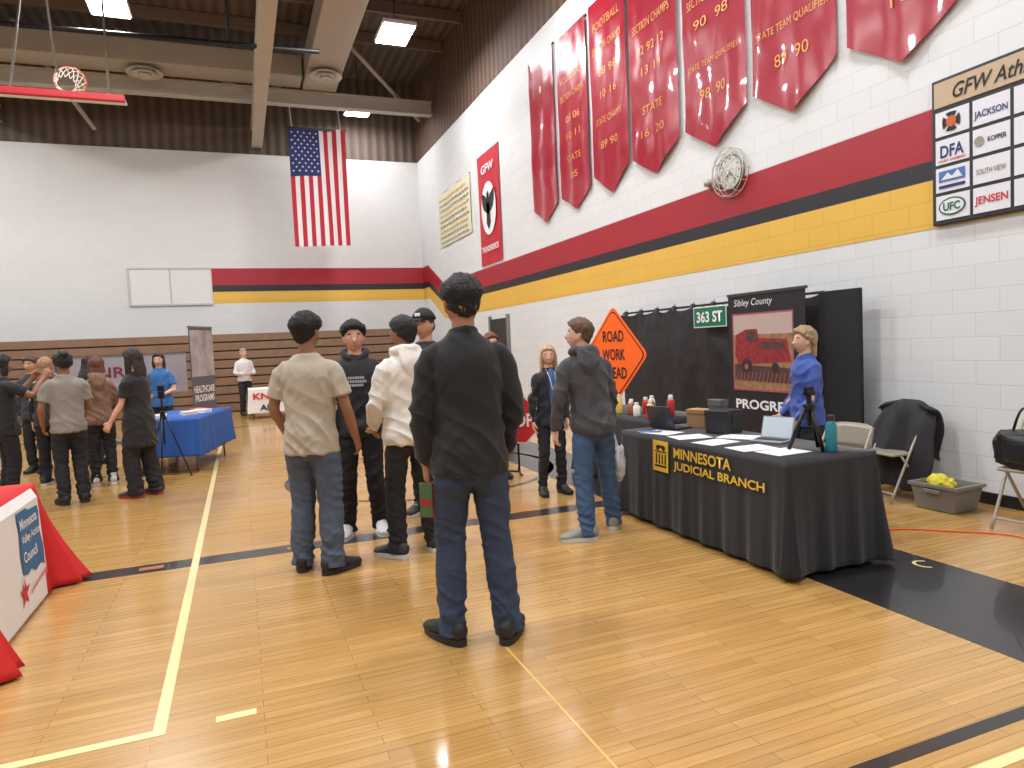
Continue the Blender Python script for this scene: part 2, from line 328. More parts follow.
for k in range(9):
    z=5.75-k*.15
    bm=bmesh.new(); yy=19.8
    while yy>17.3:
        l=random.uniform(.1,.3); box(bm,(5.708,yy-l,z-.05),(5.71,yy,z)); yy-=l+.07
    fin(bm,'print_row',INKY if k%3==0 else INKG,e)
# sponsor board
e=empty('sponsor_board',(0,0,0),label='black sponsor board with white logo panels and tan header',cat='sign')
yb0,yb1=4.34,3.0
B('backing',(5.7,yb1,2.37),(5.7495,yb0,3.6),mat('board_black',(44,42,46),.5),e,bev=.01)
B('header',(5.692,yb1+.03,3.36),(5.7,yb0-.03,3.57),mat('tan_header',(190,166,136),.6),e)
CELL=mat('logo_panel_white',(222,222,228),.5); NV=mat('navy_ink',(30,52,112),.6); GRN=mat('green_ink',(24,104,62),.6); RDI=mat('red_ink',(200,34,40),.6)
text('GFW Athletics',BKI,.86,.12,FRAME_WALL,(5.688,yb0-.2,3.4),e,bold=.01,shear=.3)
for c in range(4):
    for r in range(4):
        ya=yb0-.04-c*.325; za=3.32-r*.235
        B('logo_panel',(5.694,ya-.295,za-.205),(5.7,ya,za),CELL,e)
xx=5.69
def cell(c,r,s,m,wf=.8,hf=.35,dz=.32,dy=0):
    ya=yb0-.04-c*.325; za=3.32-r*.235
    text(s,m,.295*wf,.205*hf,FRAME_WALL,(xx,ya-dy-.295*(1-wf)/2,za-.205*(1-dz)),e,bold=.02)
cell(1,0,'JACKSON',NV,.9,.35,.2); cell(0,1,'DFA',NV,.7,.5,.25); cell(0,1,'DAIRY FARMERS',RDI,.8,.1,.08); cell(1,1,'KOPPER',BKI,.5,.2,.4,.05); cell(1,2,'SOUTH VIEW',INKG,.8,.22,.35); cell(1,3,'JENSEN',RDI,.9,.4,.25)
bm=bmesh.new(); box(bm,(5.689,4.04,3.32-.47-.12),(5.692,4.27,3.32-.47-.03)); fin(bm,'logo_mark',mat('blue_logo',(70,112,176),.5),e)
bm=bmesh.new(); poly(bm,[(5.687,4.25,2.745),(5.687,4.19,2.80),(5.687,4.15,2.765),(5.687,4.10,2.81),(5.687,4.06,2.745)]); fin(bm,'logo_hills',CELL,e)
bm=bmesh.new(); box(bm,(5.689,4.04,2.675),(5.692,4.27,2.70)); fin(bm,'logo_bar',NV,e)
bm=bmesh.new(); disc(bm,(4.155,3.32-.705-.1),.12,.075,5.689); fin(bm,'logo_oval',GRN,e)
bm=bmesh.new(); disc(bm,(4.155,3.32-.705-.1),.105,.062,5.687); fin(bm,'logo_oval_inner',CELL,e)
text('UFC',GRN,.15,.07,FRAME_WALL,(5.684,4.23,2.48),e,bold=.03)
bm=bmesh.new()
for k in range(4):
    a=k*math.pi/2
    poly(bm,[(5.688,4.155+.092*math.cos(a+b)*r,3.22+.092*math.sin(a+b)*r) for b,r in ((0,.1),(-.62,.95),(-.3,.88),(0,.86),(.3,.88),(.62,.95))])
fin(bm,'cross_emblem',BKI,e)
bm=bmesh.new(); disc(bm,(4.155,3.22),.045,.045,5.686); fin(bm,'emblem_center',mat('emblem_orange',(196,92,40),.5),e)
bm=bmesh.new(); disc(bm,(3.92,2.985),.04,.04,5.688); fin(bm,'round_logo',INKG,e)
# clock with wire guard
e=empty('wall_clock',(5.75,6.98,3.48),label='round wall clock behind a wire cage guard',cat='clock')
def rotX(o): o.rotation_euler=(0,-math.pi/2,0); return o
bm=bmesh.new(); lathe(bm,[(.21,0),(.22,.04),(.205,.06),(.195,.05)],28); rotX(fin(bm,'case',mat('clock_case',(120,114,106),.4),e))
bm=bmesh.new(); lathe(bm,[(.195,.045),(.195,.052)],28); rotX(fin(bm,'dial',mat('clock_dial',(222,222,214),.4),e))
bm=bmesh.new()
for a,l,w_ in ((.6,.11,.009),(2.3,.15,.006)):
    mt=Matrix.Rotation(a,4,'Z'); box(bm,(-w_,-.02,.055),(w_,l,.058),mtx=mt)
for k in range(12):
    mt=Matrix.Rotation(k*math.pi/6,4,'Z'); box(bm,(-.005,.15,.053),(.005,.175,.056),mtx=mt)
rotX(fin(bm,'clock_hands',BKI,e))
bm=bmesh.new()
for r,z in ((.29,.02),(.29,.1),(.22,.14),(.14,.16),(.06,.165)):
    for k in range(20):
        a0,a1=2*math.pi*k/20,2*math.pi*(k+1)/20; rod(bm,(r*math.cos(a0),r*math.sin(a0),z),(r*math.cos(a1),r*math.sin(a1),z),.006,5)
for k in range(12):
    a=k*math.pi/6; pr=None
    for r,z in ((.29,.0),(.29,.1),(.22,.14),(0,.17)):
        p=(r*math.cos(a),r*math.sin(a),z)
        if pr: rod(bm,pr,p,.005,5)
        pr=p
rotX(fin(bm,'wire_guard',mat('guard_wire',(196,190,180),.4),e))
e=empty('alarm_horn',(5.75,7.36,3.44),label='small grey wall alarm fixture beside the clock',cat='alarm')
bm=bmesh.new(); lathe(bm,[(.06,0),(.07,.05),(.04,.09),(.055,.12)],16); rotX(fin(bm,'body',mat('beige_fixture',(190,180,164),.5),e,smooth=True))
B('bracket',(-.03,-.1,-.04),(0,.1,.06),STEEL,e)
# ------------------------------------------------------------ US flag
e=empty('national_flag',(1.6,19.9,4.55),label='american flag hanging vertically from ceiling beam',cat='flag')
FW,FH=1.5,3.05
FM=[mat('flag_red',(176,34,56),.8),mat('flag_white',(224,220,220),.8),mat('flag_blue',(36,46,100),.8)]
def fo(x,z): return .05*math.sin(x*5+z*1.1)+.02*math.sin(x*11+z)
bm=bmesh.new(); nx,nz=39,40
g=[[bm.verts.new((FW*i/nx,fo(FW*i/nx,FH*j/nz),FH*j/nz+.05*i/nx-.12*(1-j/nz))) for j in range(nz+1)] for i in range(nx+1)]
for i in range(nx):
    for j in range(nz):
        fc=bm.faces.new((g[i][j],g[i+1][j],g[i+1][j+1],g[i][j+1])); st=i//3
        fc.material_index=2 if (st<7 and j>=24) else (0 if (12-st)%2==0 else 1)
fin(bm,'cloth',FM,e,smooth=True)
bm=bmesh.new()
cw,ch=FW*7/13,FH*.4
for r in range(11):
    for c in range(9):
        if (r+c)%2: continue
        cx=(c+1)*cw/10; cz=FH*.6+(r+1)*ch/12; pts=[]
        for k in range(10):
            rr=.034 if k%2==0 else .014; a=math.pi/2+k*math.pi/5; xx_=cx+rr*math.cos(a); zz_=cz+rr*math.sin(a)
            pts.append((xx_,fo(xx_,zz_)-.012,zz_))
        poly(bm,pts)
fin(bm,'stars',FM[1],e)
B('top_pole',(-.05,-.015,FH+.0),(FW+.05,.015,FH+.06),BLKM,e)
bm=bmesh.new(); rod(bm,(.1,0,FH+.05),(.1,.4,3.8),.008); rod(bm,(FW-.1,0,FH+.05),(FW-.1,.4,3.8),.008); fin(bm,'cord',NET,e)
# ------------------------------------------------------------ tables & cloths
def table(name,x0,x1,y0,y1,label,z=.72,loc=(0,0,0),rz=0):
    e=empty(name,loc,rz,label=label,cat='table')
    B('tabletop',(x0,y0,z-.03),(x1,y1,z),mat('table_plastic',(200,198,192),.5),e,bev=.008)
    for sx in (x0+.08,x1-.08):
        for sy in (y0+.15,y1-.15):
            bm=bmesh.new(); rod(bm,(sx,sy,0),(sx,sy,z-.03),.014); fin(bm,'leg',mat('table_leg',(110,110,112),.4,metal=.7),e,smooth=True)
    return e
def cloth(name,x0,x1,y0,y1,z,drop,flare,cf,m,label,amp=.02,loc=(0,0,0),rz=0,per=.26,cw=.22,camp=0):
    bm=bmesh.new(); P=[]; g=.012; x0-=g;x1+=g;y0-=g;y1+=g
    cs=[((x0,y0),(0,-1),(1,0)),((x1,y0),(1,0),(0,1)),((x1,y1),(0,1),(-1,0)),((x0,y1),(-1,0),(0,-1))]
    s=0
    for k in range(4):
        (c,nn,d)=cs[k]; (c2,n2,_)=cs[(k+1)%4]; L=math.hypot(c2[0]-c[0],c2[1]-c[1]); N=max(6,int(L/.025))
        for i in range(N):
            t=i/N; cor=max(0,1-min(t,1-t)*L/cw)
            P.append((V((c[0]+d[0]*L*t,c[1]+d[1]*L*t,0)),V((nn[0],nn[1],0)),s+L*t,cor*.5)) if i else None
        s+=L
        for q in range(7):
            a=(q/6); v=V((nn[0]*(1-a)+n2[0]*a,nn[1]*(1-a)+n2[1]*a,0)).normalized(); P.append((V((c2[0],c2[1],0)),v,s+q*.03,1-.3*abs(a-.5)-camp*(q%2)))
        s+=.18
    rows=[]; NR=18
    for r in range(NR+1):
        t=r/NR; row=[]
        for (p,nn,ss,cor) in P:
            w=amp*t*(math.sin(2*math.pi*ss/per+1.7*math.sin(ss*2.1))+.5*math.sin(2*math.pi*ss/(per*.47)))
            q=p+nn*(.004+flare*t+cf*cor*cor*t**1.5+w*(1-.3*cor)); q.z=z+.004-drop*t
            row.append(bm.verts.new(q))
        rows.append(row)
    n_=len(P)
    for a,b in zip(rows,rows[1:]):
        for k in range(n_): bm.faces.new((a[k],b[k],b[(k+1)%n_],a[(k+1)%n_]))
    bmesh.ops.remove_doubles(bm,verts=rows[0],dist=.0005)
    bm.faces.new([v for v in rows[0] if v.is_valid])
    bmesh.ops.recalc_face_normals(bm,faces=bm.faces[:])
    o=fin(bm,name,m,label=label,cat='tablecloth',smooth=True); o.location=loc; o.rotation_euler=(0,0,rz)
    md=o.modifiers.new('thick','SOLIDIFY'); md.thickness=.003; md.offset=1
    return o
BCL=mat('black_tablecloth',(30,28,32),.85,bump=.1,bs=300,sheen=.2); RCL=mat('red_tablecloth',(200,32,30),.8,bump=.05,bs=200); UCL=mat('blue_tablecloth',(38,84,160),.8,bump=.05,bs=200); WCL=mat('white_cloth',(226,224,222),.75)
table('folding_table',3.05,3.74,3.28,5.2,'folding table under the black cloth')
cl=cloth('tablecloth',3.05,3.74,3.28,5.2,.725,.70,.02,.08,BCL,'black floor length tablecloth with gold court lettering',amp=.013,camp=.25)
GY=mat('gold_yellow_ink',(232,190,56),.6)
def fx(z): return 3.05-.012-.004-(.725-z)/.7*.02-.022
def wj(q): return V((fx(q.z),q.y,q.z))
text('MINNESOTA',GY,.66,.08,FRAME_WALL,(0,4.42,.60),cl,bold=.02,warp=wj); text('JUDICIAL BRANCH',GY,.98,.08,FRAME_WALL,(0,4.42,.495),cl,bold=.02,warp=wj)
bm=bmesh.new()
def r2(y0,y1,z0,z1,dx=0): poly(bm,[(fx(z0)-dx,y0,z0),(fx(z0)-dx,y1,z0),(fx(z1)-dx,y1,z1),(fx(z1)-dx,y0,z1)])
r2(4.70,4.49,.47,.71); fin(bm,'emblem',GY,cl)
bm=bmesh.new()
for k in range(4): r2(4.655-k*.04,4.638-k*.04,.53,.61,.003)
r2(4.67,4.51,.505,.52,.003); r2(4.67,4.51,.62,.63,.003); disc(bm,(4.63,.655),.022,.022,fx(.655)-.003,12); disc(bm,(4.55,.655),.022,.022,fx(.655)-.003,12); r2(4.63,4.55,.653,.675,.003)
fin(bm,'column_emblem',BKI,cl)
table('folding_table',3.6,4.25,5.65,7.2,'second folding table under a black cloth')
cloth('tablecloth',3.6,4.25,5.65,7.2,.725,.70,.02,.05,BCL,'plain black tablecloth on table holding snacks',amp=.012)
# left red table
table('folding_table',-2.12,-1.36,4.1,5.48,'folding table under the red cloth')
cl=cloth('tablecloth',-2.12,-1.36,4.1,5.48,.725,.715,.03,.30,RCL,'bright red tablecloth with flared corners and white front panel',amp=.018,camp=.14,cw=.3)
def gx(z): return -1.36+.012+.004+(.725-z)/.7*.03+.035
bm=bmesh.new(); 
N=12; g=[[bm.verts.new((gx(.69*j/N+.015) if j<N else -1.36+.022,4.3+1.08*i/10,.015+.70*j/N)) for j in range(N+1)] for i in range(11)]
for i in range(10):
    for j in range(N): bm.faces.new((g[i][j],g[i+1][j],g[i+1][j+1],g[i][j+1]))
fin(bm,'front_panel',WCL,cl)
run=cl
bm=bmesh.new(); poly(bm,[(gx(z)+.006,y,z) for y,z in ((4.88,.27),(4.97,.25),(5.04,.27),(5.14,.23),(5.26,.25),(5.33,.22),(5.35,.34),(5.31,.45),(5.34,.56),(5.33,.61),(5.12,.62),(5.08,.64),(4.88,.64),(4.90,.5),(4.87,.4))]); fin(bm,'logo_block',mat('teal_blue',(28,104,150),.6),run)
w1=lambda q: V((gx(q.z)+.011,q.y,q.z))
for s,z,w_ in (('Minnesota',.53,.36),('Valley Action',.43,.39),('Council',.33,.28)): text(s,WHT,w_,.065,FRAME_LEFT,(0,4.91,z),run,bold=.015,warp=w1)
w2=lambda q: V((gx(q.z)+.011,q.y,q.z+(q.y-4.98)*.12))
text('a promise of community',RDI,.40,.05,FRAME_LEFT,(0,4.96,.12),run,bold=.015,warp=w2,shear=.3)
bm=bmesh.new(); pts=[]
for k in range(10):
    rr=.10 if k%2==0 else .035; a=math.pi/2+k*math.pi/5; pts.append((gx(.2)+.01,4.86+rr*math.cos(a),.17+rr*math.sin(a)))
poly(bm,pts); fin(bm,'star_logo',RDI,run)
# blue table
table('folding_table',-.45,.4,-.85,.85,'folding table under the blue cloth',loc=(-.78,10.95,0),rz=-.22)
cloth('tablecloth',-.45,.4,-.85,.85,.725,.5,.02,.04,UCL,'royal blue tablecloth over table with bare metal legs',loc=(-.78,10.95,0),rz=-.22,amp=.012)
# far small table with white sign
table('folding_table',-.5,.5,-.3,.3,'small table with white and red sign',loc=(.65,17.9,0))
cl=cloth('tablecloth',-.5,.5,-.3,.3,.725,.6,.01,.04,WCL,'white tablecloth with red lettering on small table',loc=(.65,17.9,0),amp=.006)
text('KNUJ',RDI,.62,.2,FRAME_BACK,(-.42,-.36,.42),cl,bold=.03); text('AM',BKI,.32,.14,FRAME_BACK,(-.28,-.36,.2),cl,bold=.03)
# ------------------------------------------------------------ backdrop
DRAPE=mat('black_drape',(36,34,38),.6,bump=.15,bs=40)
e=empty('fabric_backdrop',(5.55,7.42,0),label='black crinkled fabric backdrop clipped to tall frame',cat='backdrop')
bm=bmesh.new(); nx,nz=130,40; BL=3.94
def dfo(y,z): return -.03*noise.noise(V((y*2.2,z*1.2,1)))-.02*abs(noise.noise(V((y*5,z*4,4))))-.02*math.sin(y*9+z)
g=[[bm.verts.new((dfo(BL*i/nx,1.88*j/nz),BL/2-BL*i/nx,.02+1.87*j/nz-(.035*abs(math.sin(i/nx*math.pi*9)) if j==nz else 0))) for j in range(nz+1)] for i in range(nx+1)]
for i in range(nx):
    for j in range(nz): bm.faces.new((g[i][j],g[i][j+1],g[i+1][j+1],g[i+1][j]))
fin(bm,'drape',DRAPE,e,smooth=True)
bm=bmesh.new(); rod(bm,(.02,1.98,1.9),(.02,-1.98,1.9),.015)
for yy in (1.96,0,-1.96): rod(bm,(.03,yy,0),(.03,yy,1.9),.015)
fin(bm,'frame',BLKM,e)
bm=bmesh.new()
for k in range(8):
    yy=1.85-k*.42; box(bm,(-.035,yy-.02,1.86),(.02,yy+.02,1.93),.004); rod(bm,(-.01,yy,1.93),(.0,yy-.02,1.96),.004)
fin(bm,'binder_clips',mat('clip_metal',(110,106,110),.3,metal=.8),e)
e=empty('display_panel',(5.5,5.18,0),label='tall black upholstered display panel standing by wall',cat='display panel')
B('panel',(-.02,-.26,.06),(.02,.25,1.9),mat('black_panel',(26,25,28),.8,bump=.1,bs=200),e,bev=.01)
B('foot',(-.2,-.25,0),(.2,-.2,.06),BLKM,e,bev=.008); B('foot',(-.2,.19,0),(.2,.24,.06),BLKM,e,bev=.008)
# county banner
e=empty('banner_stand',(5.33,6.02,0),label='black roll-up county banner with red farm machine photo',cat='banner stand')
B('base',(-.1,-.6,0),(.1,.6,.09),mat('base_silver',(130,130,132),.4,metal=.7),e,bev=.02)
B('panel',(-.006,-.58,.09),(.0,.6,1.95),mat('banner_black',(34,28,32),.5),e)
B('top_rail',(-.015,-.6,1.94),(.01,.61,1.97),mat('base_dark',(60,60,62),.4),e)
x=-.008
text('Sibley County',WHT,.62,.1,FRAME_WALL,(x,.5,1.8),e,bold=.0,shear=.2)
text('PROGRESS',WHT,.95,.11,FRAME_WALL,(x,.5,.66),e,bold=.03)
def q4(bm,y0,y1,z0,z1,x): poly(bm,[(x,y0,z0),(x,y0,z1),(x,y1,z1),(x,y1,z0)])
bm=bmesh.new(); q4(bm,.53,-.42,.87,1.74,x-.001); fin(bm,'photo_border',mat('maroon_ink',(160,84,90),.5),e)
bm=bmesh.new(); q4(bm,.51,-.40,1.5,1.72,x-.002); fin(bm,'photo_sky',mat('photo_sky',(190,166,158),.5,var=.08,bs=20),e)
bm=bmesh.new(); q4(bm,.51,-.40,.89,1.5,x-.002); fin(bm,'photo_field',mat('photo_field',(140,104,72),.5,var=.45,bs=160),e)
bm=bmesh.new()
for pts in ([(.49,1.28),(.47,1.5),(.3,1.56),(.12,1.56),(.1,1.46),(-.32,1.44),(-.38,1.2),(.44,1.16)],):
    poly(bm,[(x-.004,a,b) for a,b in pts][::-1])
fin(bm,'photo_machine',mat('machine_red',(122,36,40),.5,var=.55,bs=220),e)
bm=bmesh.new()
for pts in ([(.30,1.42),(.29,1.54),(.15,1.54),(.13,1.42)],[(.50,.99),(.50,1.17),(-.39,1.13),(-.39,.97)],[(.06,1.34),(.06,1.42),(-.28,1.40),(-.28,1.33)]):
    poly(bm,[(x-.005,a,b) for a,b in pts][::-1])
fin(bm,'photo_glass',mat('machine_grey',(66,46,46),.5,var=.65,bs=260),e)
bm=bmesh.new(); disc(bm,(.3,1.14),.09,.09,x-.006); fin(bm,'photo_wheel',mat('machine_dark',(50,38,38),.5,var=.3,bs=300),e)
bm=bmesh.new(); disc(bm,(-.15,1.13),.06,.06,x-.006); fin(bm,'photo_wheel',mat('machine_dark',(50,38,38),.5),e)
bm=bmesh.new(); disc(bm,(.3,1.14),.03,.03,x-.008)
for k in range(14): poly(bm,[(x-.008,.48-k*.062,.97),(x-.008,.47-k*.062,.97),(x-.008,.44-k*.062,1.08),(x-.008,.45-k*.062,1.08)])
fin(bm,'photo_hubs',mat('machine_hub',(170,100,76),.5),e)
# street sign
e=empty('street_sign',(5.42,7.08,1.74),label='green street sign with white lettering on backdrop',cat='sign')
B('plate',(-.012,-.32,-.13),(-.008,.32,.13),mat('sign_white_edge',(220,230,224),.4),e,bev=.0)
B('face',(-.015,-.305,-.115),(-.012,.305,.115),mat('sign_green',(14,112,78),.35),e)
text('363 ST',WHT,.5,.14,FRAME_WALL,(-.018,.25,-.07),e,bold=.03)
bm=bmesh.new(); rod(bm,(0,.2,.1),(.08,.2,.17),.006); rod(bm,(0,-.2,.1),(.08,-.2,.17),.006); fin(bm,'hook',BLKM,e)
# road work sign (diamond) on stand
e=empty('road_work_sign',(4.58,8.0,0),math.radians(10),label='orange diamond road work ahead sign on spring stand',cat='road sign')
ORG=mat('sign_orange',(255,104,24),.45,emis=.08); 
def dia(r,x,m,nm,bevr=.05):
    bm=bmesh.new(); pts=[]
    for k in range(4):
        a=k*math.pi/2; c=V((0,math.cos(a)*r,1.31+math.sin(a)*r)); t=V((0,-math.sin(a),math.cos(a)))
        for s in (-1,0,1): pts.append(c-V((0,math.cos(a),math.sin(a)))*bevr*(1 if s else .55)+t*bevr*s+V((x,0,0)))
    poly(bm,pts[::-1]); rr=bmesh.ops.extrude_face_region(bm,geom=bm.faces[:])
    for v in rr['geom']:
        if isinstance(v,bmesh.types.BMVert): v.co.x+=.003
    bmesh.ops.recalc_face_normals(bm,faces=bm.faces[:]); fin(bm,nm,m,e)
dia(.645,0,ORG,'panel'); dia(.60,-.004,BKI,'border'); dia(.58,-.007,ORG,'face')
text('ROAD',BKI,.42,.15,FRAME_WALL,(-.012,.21,1.48),e,bold=.02); text('WORK',BKI,.46,.15,FRAME_WALL,(-.012,.23,1.24),e,bold=.02); text('AHEAD',BKI,.5,.15,FRAME_WALL,(-.012,.25,1.0),e,bold=.02)
bm=bmesh.new(); rod(bm,(.03,0,.3),(.03,0,1.88),.015); fin(bm,'mast',BLKM,e)
for sx,sy in ((1,1),(1,-1),(-1,1),(-1,-1)):
    bm=bmesh.new(); rod(bm,(.03,0,.32),(.03+sx*.35,sy*.5,.01),.014); fin(bm,'leg',BLKM,e)
# stop paddle
e=empty('stop_sign',(2.98,7.55,0),math.radians(50),label='red octagonal stop paddle leaning on short stand',cat='road sign')
def octo(r,x,m,nm):
    bm=bmesh.new(); poly(bm,[(x,r*math.cos(math.pi/8+k*math.pi/4),.62+r*math.sin(math.pi/8+k*math.pi/4)) for k in range(8)][::-1]); rr=bmesh.ops.extrude_face_region(bm,geom=bm.faces[:])
    for v in rr['geom']:
        if isinstance(v,bmesh.types.BMVert): v.co.x+=.003
    bmesh.ops.recalc_face_normals(bm,faces=bm.faces[:]); fin(bm,nm,m,e)
octo(.3,0,WHT,'border'); octo(.28,-.004,RDI,'face'); text('STOP',WHT,.42,.16,FRAME_WALL,(-.009,.21,.54),e,bold=.02)
bm=bmesh.new(); rod(bm,(.02,0,0),(.02,0,.62),.014); rod(bm,(.02,0,.01),(.3,.1,.01),.012); rod(bm,(.02,0,.01),(-.2,-.1,.01),.012); rod(bm,(.02,0,.01),(.02,.25,.01),.012); fin(bm,'stand',BLKM,e)
# ------------------------------------------------------------ table items
TZ=.7315
PAP=mat('paper_white',(228,228,228),.6)
def paper(x,y,r,w=.22,l=.28,m=PAP,label='loose white paper sheet on the black table',z=TZ):
    bm=bmesh.new(); box(bm,(-w/2,-l/2,0),(w/2,l/2,.002)); return fin(bm,'paper_sheet',m,label=label,cat='paper',loc=(x,y,z),rz=r,group='papers on the black table')
for k,(x,y,r) in enumerate([(3.2,4.85,.3),(3.22,4.5,1.4),(3.2,4.16,1.7),(3.22,3.8,1.5),(3.5,4.27,.5),(3.27,3.56,1.6)]): paper(x,y,r,z=TZ+.0001*k)
paper(3.14,4.95,.9,.1,.2,mat('leaflet_blue',(70,110,160),.6),'small blue printed leaflet on table',z=TZ+.003)
def laptop(x,y,rz,c,scr,label,s=1):
    e=empty('laptop',(x,y,TZ+.001),rz,label=label,cat='laptop'); m=mat('laptop_'+str(c),c,.35,metal=.4)
    B('base',(-.16*s,-.11*s,0),(.16*s,.11*s,.016),m,e,bev=.004); B('keyboard',(-.14*s,-.03*s,.016),(.14*s,.09*s,.018),BKI,e)
    mt=Matrix.Translation((0,.11*s,.012))@Matrix.Rotation(math.radians(-18),4,'X')
    bm=bmesh.new(); vs=box(bm,(-.16*s,-.004,0),(.16*s,.004,.22*s)); 
    for v in bm.verts: v.co=mt@v.co
    fin(bm,'lid',m,e)
    bm=bmesh.new(); poly(bm,[mt@V(p) for p in ((-.15*s,-.006,.012),(.15*s,-.006,.012),(.15*s,-.006,.21*s),(-.15*s,-.006,.21*s))]); fin(bm,'screen',scr,e)
SCR=mat('screen_light',(180,190,198),.3,emis=.15); SCD=mat('screen_dark',(50,54,62),.2)
laptop(3.42,5.04,math.radians(100),(70,70,76),SCD,'open dark grey laptop near the table end',.9)
laptop(3.5,3.93,math.radians(-70),(150,152,158),SCR,'open silver laptop with lit screen beside papers',.75)
def carton(x,y,rz,sx,sy,sz,m,label,name='cardboard_box',z=TZ):
    e=empty(name,(x,y,z),rz,label=label,cat='box'); B('body',(-sx/2,-sy/2,0),(sx/2,sy/2,sz),m,e,bev=.006); B('lid',(-sx/2-.006,-sy/2-.006,sz*.8),(sx/2+.006,sy/2+.006,sz+.006),m,e,bev=.004); B('tape',(-.02,-sy/2-.008,sz*.5),(.02,sy/2+.008,sz+.008),mat('tape',(190,170,130),.4) if name=='cardboard_box' else m,e)
carton(3.64,4.93,.3,.14,.18,.15,mat('kraft_card',(158,118,78),.8,bump=.1),'open brown cardboard box on the table')
carton(3.56,4.52,.2,.2,.2,.18,mat('black_plastic_box',(34,34,38),.4),'black plastic equipment box on the table','storage_box')
carton(3.68,4.74,.1,.08,.14,.24,mat('grey_plastic',(96,94,96),.5),'small dark grey box behind papers','storage_box')
def bottle(x,y,z,r,hh,c,label,cap=(40,40,44),name='water_bottle'):
    e=empty(name,(x,y,z),label=label,cat='bottle')
    bm=bmesh.new(); lathe(bm,[(r*.9,0),(r,.01),(r,hh*.72),(r*.6,hh*.83),(r*.55,hh*.86)],18); fin(bm,'body',mat('bt'+str(c),c,.25),e,smooth=True)
    bm=bmesh.new(); lathe(bm,[(r*.62,hh*.84),(r*.62,hh*.98),(r*.5,hh)],18); fin(bm,'cap',mat('cap'+str(cap),cap,.4),e)
bottle(3.5,3.38,TZ,.036,.24,(40,124,136),'teal insulated water bottle with dark lid')
for k,(x,y,c,l) in enumerate([(3.66,5.75,(214,70,30),'orange'),(3.75,5.88,(226,170,50),'yellow'),(3.92,5.78,(180,34,40),'red'),(3.68,6.02,(236,232,226),'white'),(3.84,6.0,(60,110,60),'green'),(4.02,5.92,(224,120,40),'orange'),(3.72,6.2,(150,90,50),'brown'),(3.9,6.2,(190,40,44),'red'),(3.7,6.4,(230,200,90),'yellow'),(3.86,6.42,(214,90,40),'orange'),(4.04,6.3,(236,232,226),'white'),(3.7,6.6,(170,40,44),'red')]):
    bottle(x,y,TZ,.036,.14+.03*(k%3),c,'small %s container on the black table'%l,cap=(230,228,220),name='small_bottle')
def tripod(x,y,z,hh,label,spread=.12,t=.009):
    e=empty('tripod',(x,y,z),label=label,cat='tripod')
    for k in range(3):
        a=k*2.094+.4; bm=bmesh.new(); rod(bm,(spread*math.cos(a),spread*math.sin(a),.004),(.02*math.cos(a),.02*math.sin(a),hh*.72),t); fin(bm,'leg',BLKM,e,smooth=True)
    bm=bmesh.new(); rod(bm,(0,0,hh*.4),(0,0,hh*.95),t*1.3); fin(bm,'center_column',BLKM,e)
    B('collar',(-.03,-.03,hh*.66),(.03,.03,hh*.76),BLKM,e,bev=.008)
    B('head',(-.03,-.03,hh*.9),(.03,.03,hh*.98),BLKM,e,bev=.008)
    bm=bmesh.new(); vs=box(bm,(-.04,-.008,hh*.9),(.04,.008,hh*1.04),.004); fin(bm,'phone_clamp',BLKM,e)
tripod(3.46,3.52,TZ,.40,'small black tabletop tripod standing on black table',.13,.013)
tripod(-.95,9.7,0,1.15,'tall black tripod standing by the blue table',.3)
for k,(dx,dy,c) in enumerate([(-.3,-.5,(230,228,220)),(.05,-.2,(220,210,190)),(.15,.3,(200,60,50)),(.2,.0,(236,236,236))]):
    e=empty('paper_stack',(-.78+dx,10.95+dy,TZ),.3*k,label='small stack of leaflets on blue table',cat='paper',group='leaflets on the blue table')
    for q in range(4): B('sheet',(-.09+.004*q,-.12,.012*q),(.09+.004*q,.12,.012*q+.011),mat('sh'+str(c),c,.6),e)
def stand(x,y,rz,w,z0,z1,c,label,lines,ink):
    e=empty('banner_stand',(x,y,0),rz,label=label,cat='banner stand')
    B('base',(-w/2,-.1,0),(w/2,.1,.08),mat('base_silver',(130,130,132)),e,bev=.02); B('pole',(-.012,.02,.08),(.012,.04,z1),BLKM,e)
    B('panel',(-w/2+.01,-.006,z0),(w/2-.01,0,z1),mat('bn'+str(c),c,.5),e); B('top_rail',(-w/2,-.012,z1-.01),(w/2,.01,z1+.02),mat('base_silver',(130,130,132)),e)
    for s,zf,wf,hh in lines: text(s,ink,w*wf,hh,FRAME_BACK,(-w*wf/2,-.012,z0+(z1-z0)*zf),e,bold=.02)
    return e
e=stand(-.62,13.3,1.12,.8,.1,2.05,(88,88,100),'tall roll-up banner with dark photo and white lettering',[('HEALTHCARE',.42,.85,.12),('PROGRAMS',.34,.8,.12)],WHT)
bm=bmesh.new(); poly(bm,[(-.38,-.014,1.2),(.38,-.014,1.2),(.38,-.014,2.0),(-.38,-.014,2.0)]); fin(bm,'photo_panel',mat('pp1',(140,132,134),.5,var=.5,bs=30),e)
stand(-2.0,14.6,0,2.1,.9,1.62,(150,146,154),'wide grey display panel with maroon lettering',[('ENROLL',.45,.6,.2)],mat('maroon_text',(110,40,54),.6))
stand(-4.2,14.0,0,.9,.8,1.75,(214,216,220),'white display banner with blue lettering',[('CAREERS',.7,.6,.1)],NV)
stand(-3.35,15.2,0,.6,.8,1.6,(70,74,90),'dark display banner near the bleachers',[('LEARN',.6,.6,.1)],WHT)
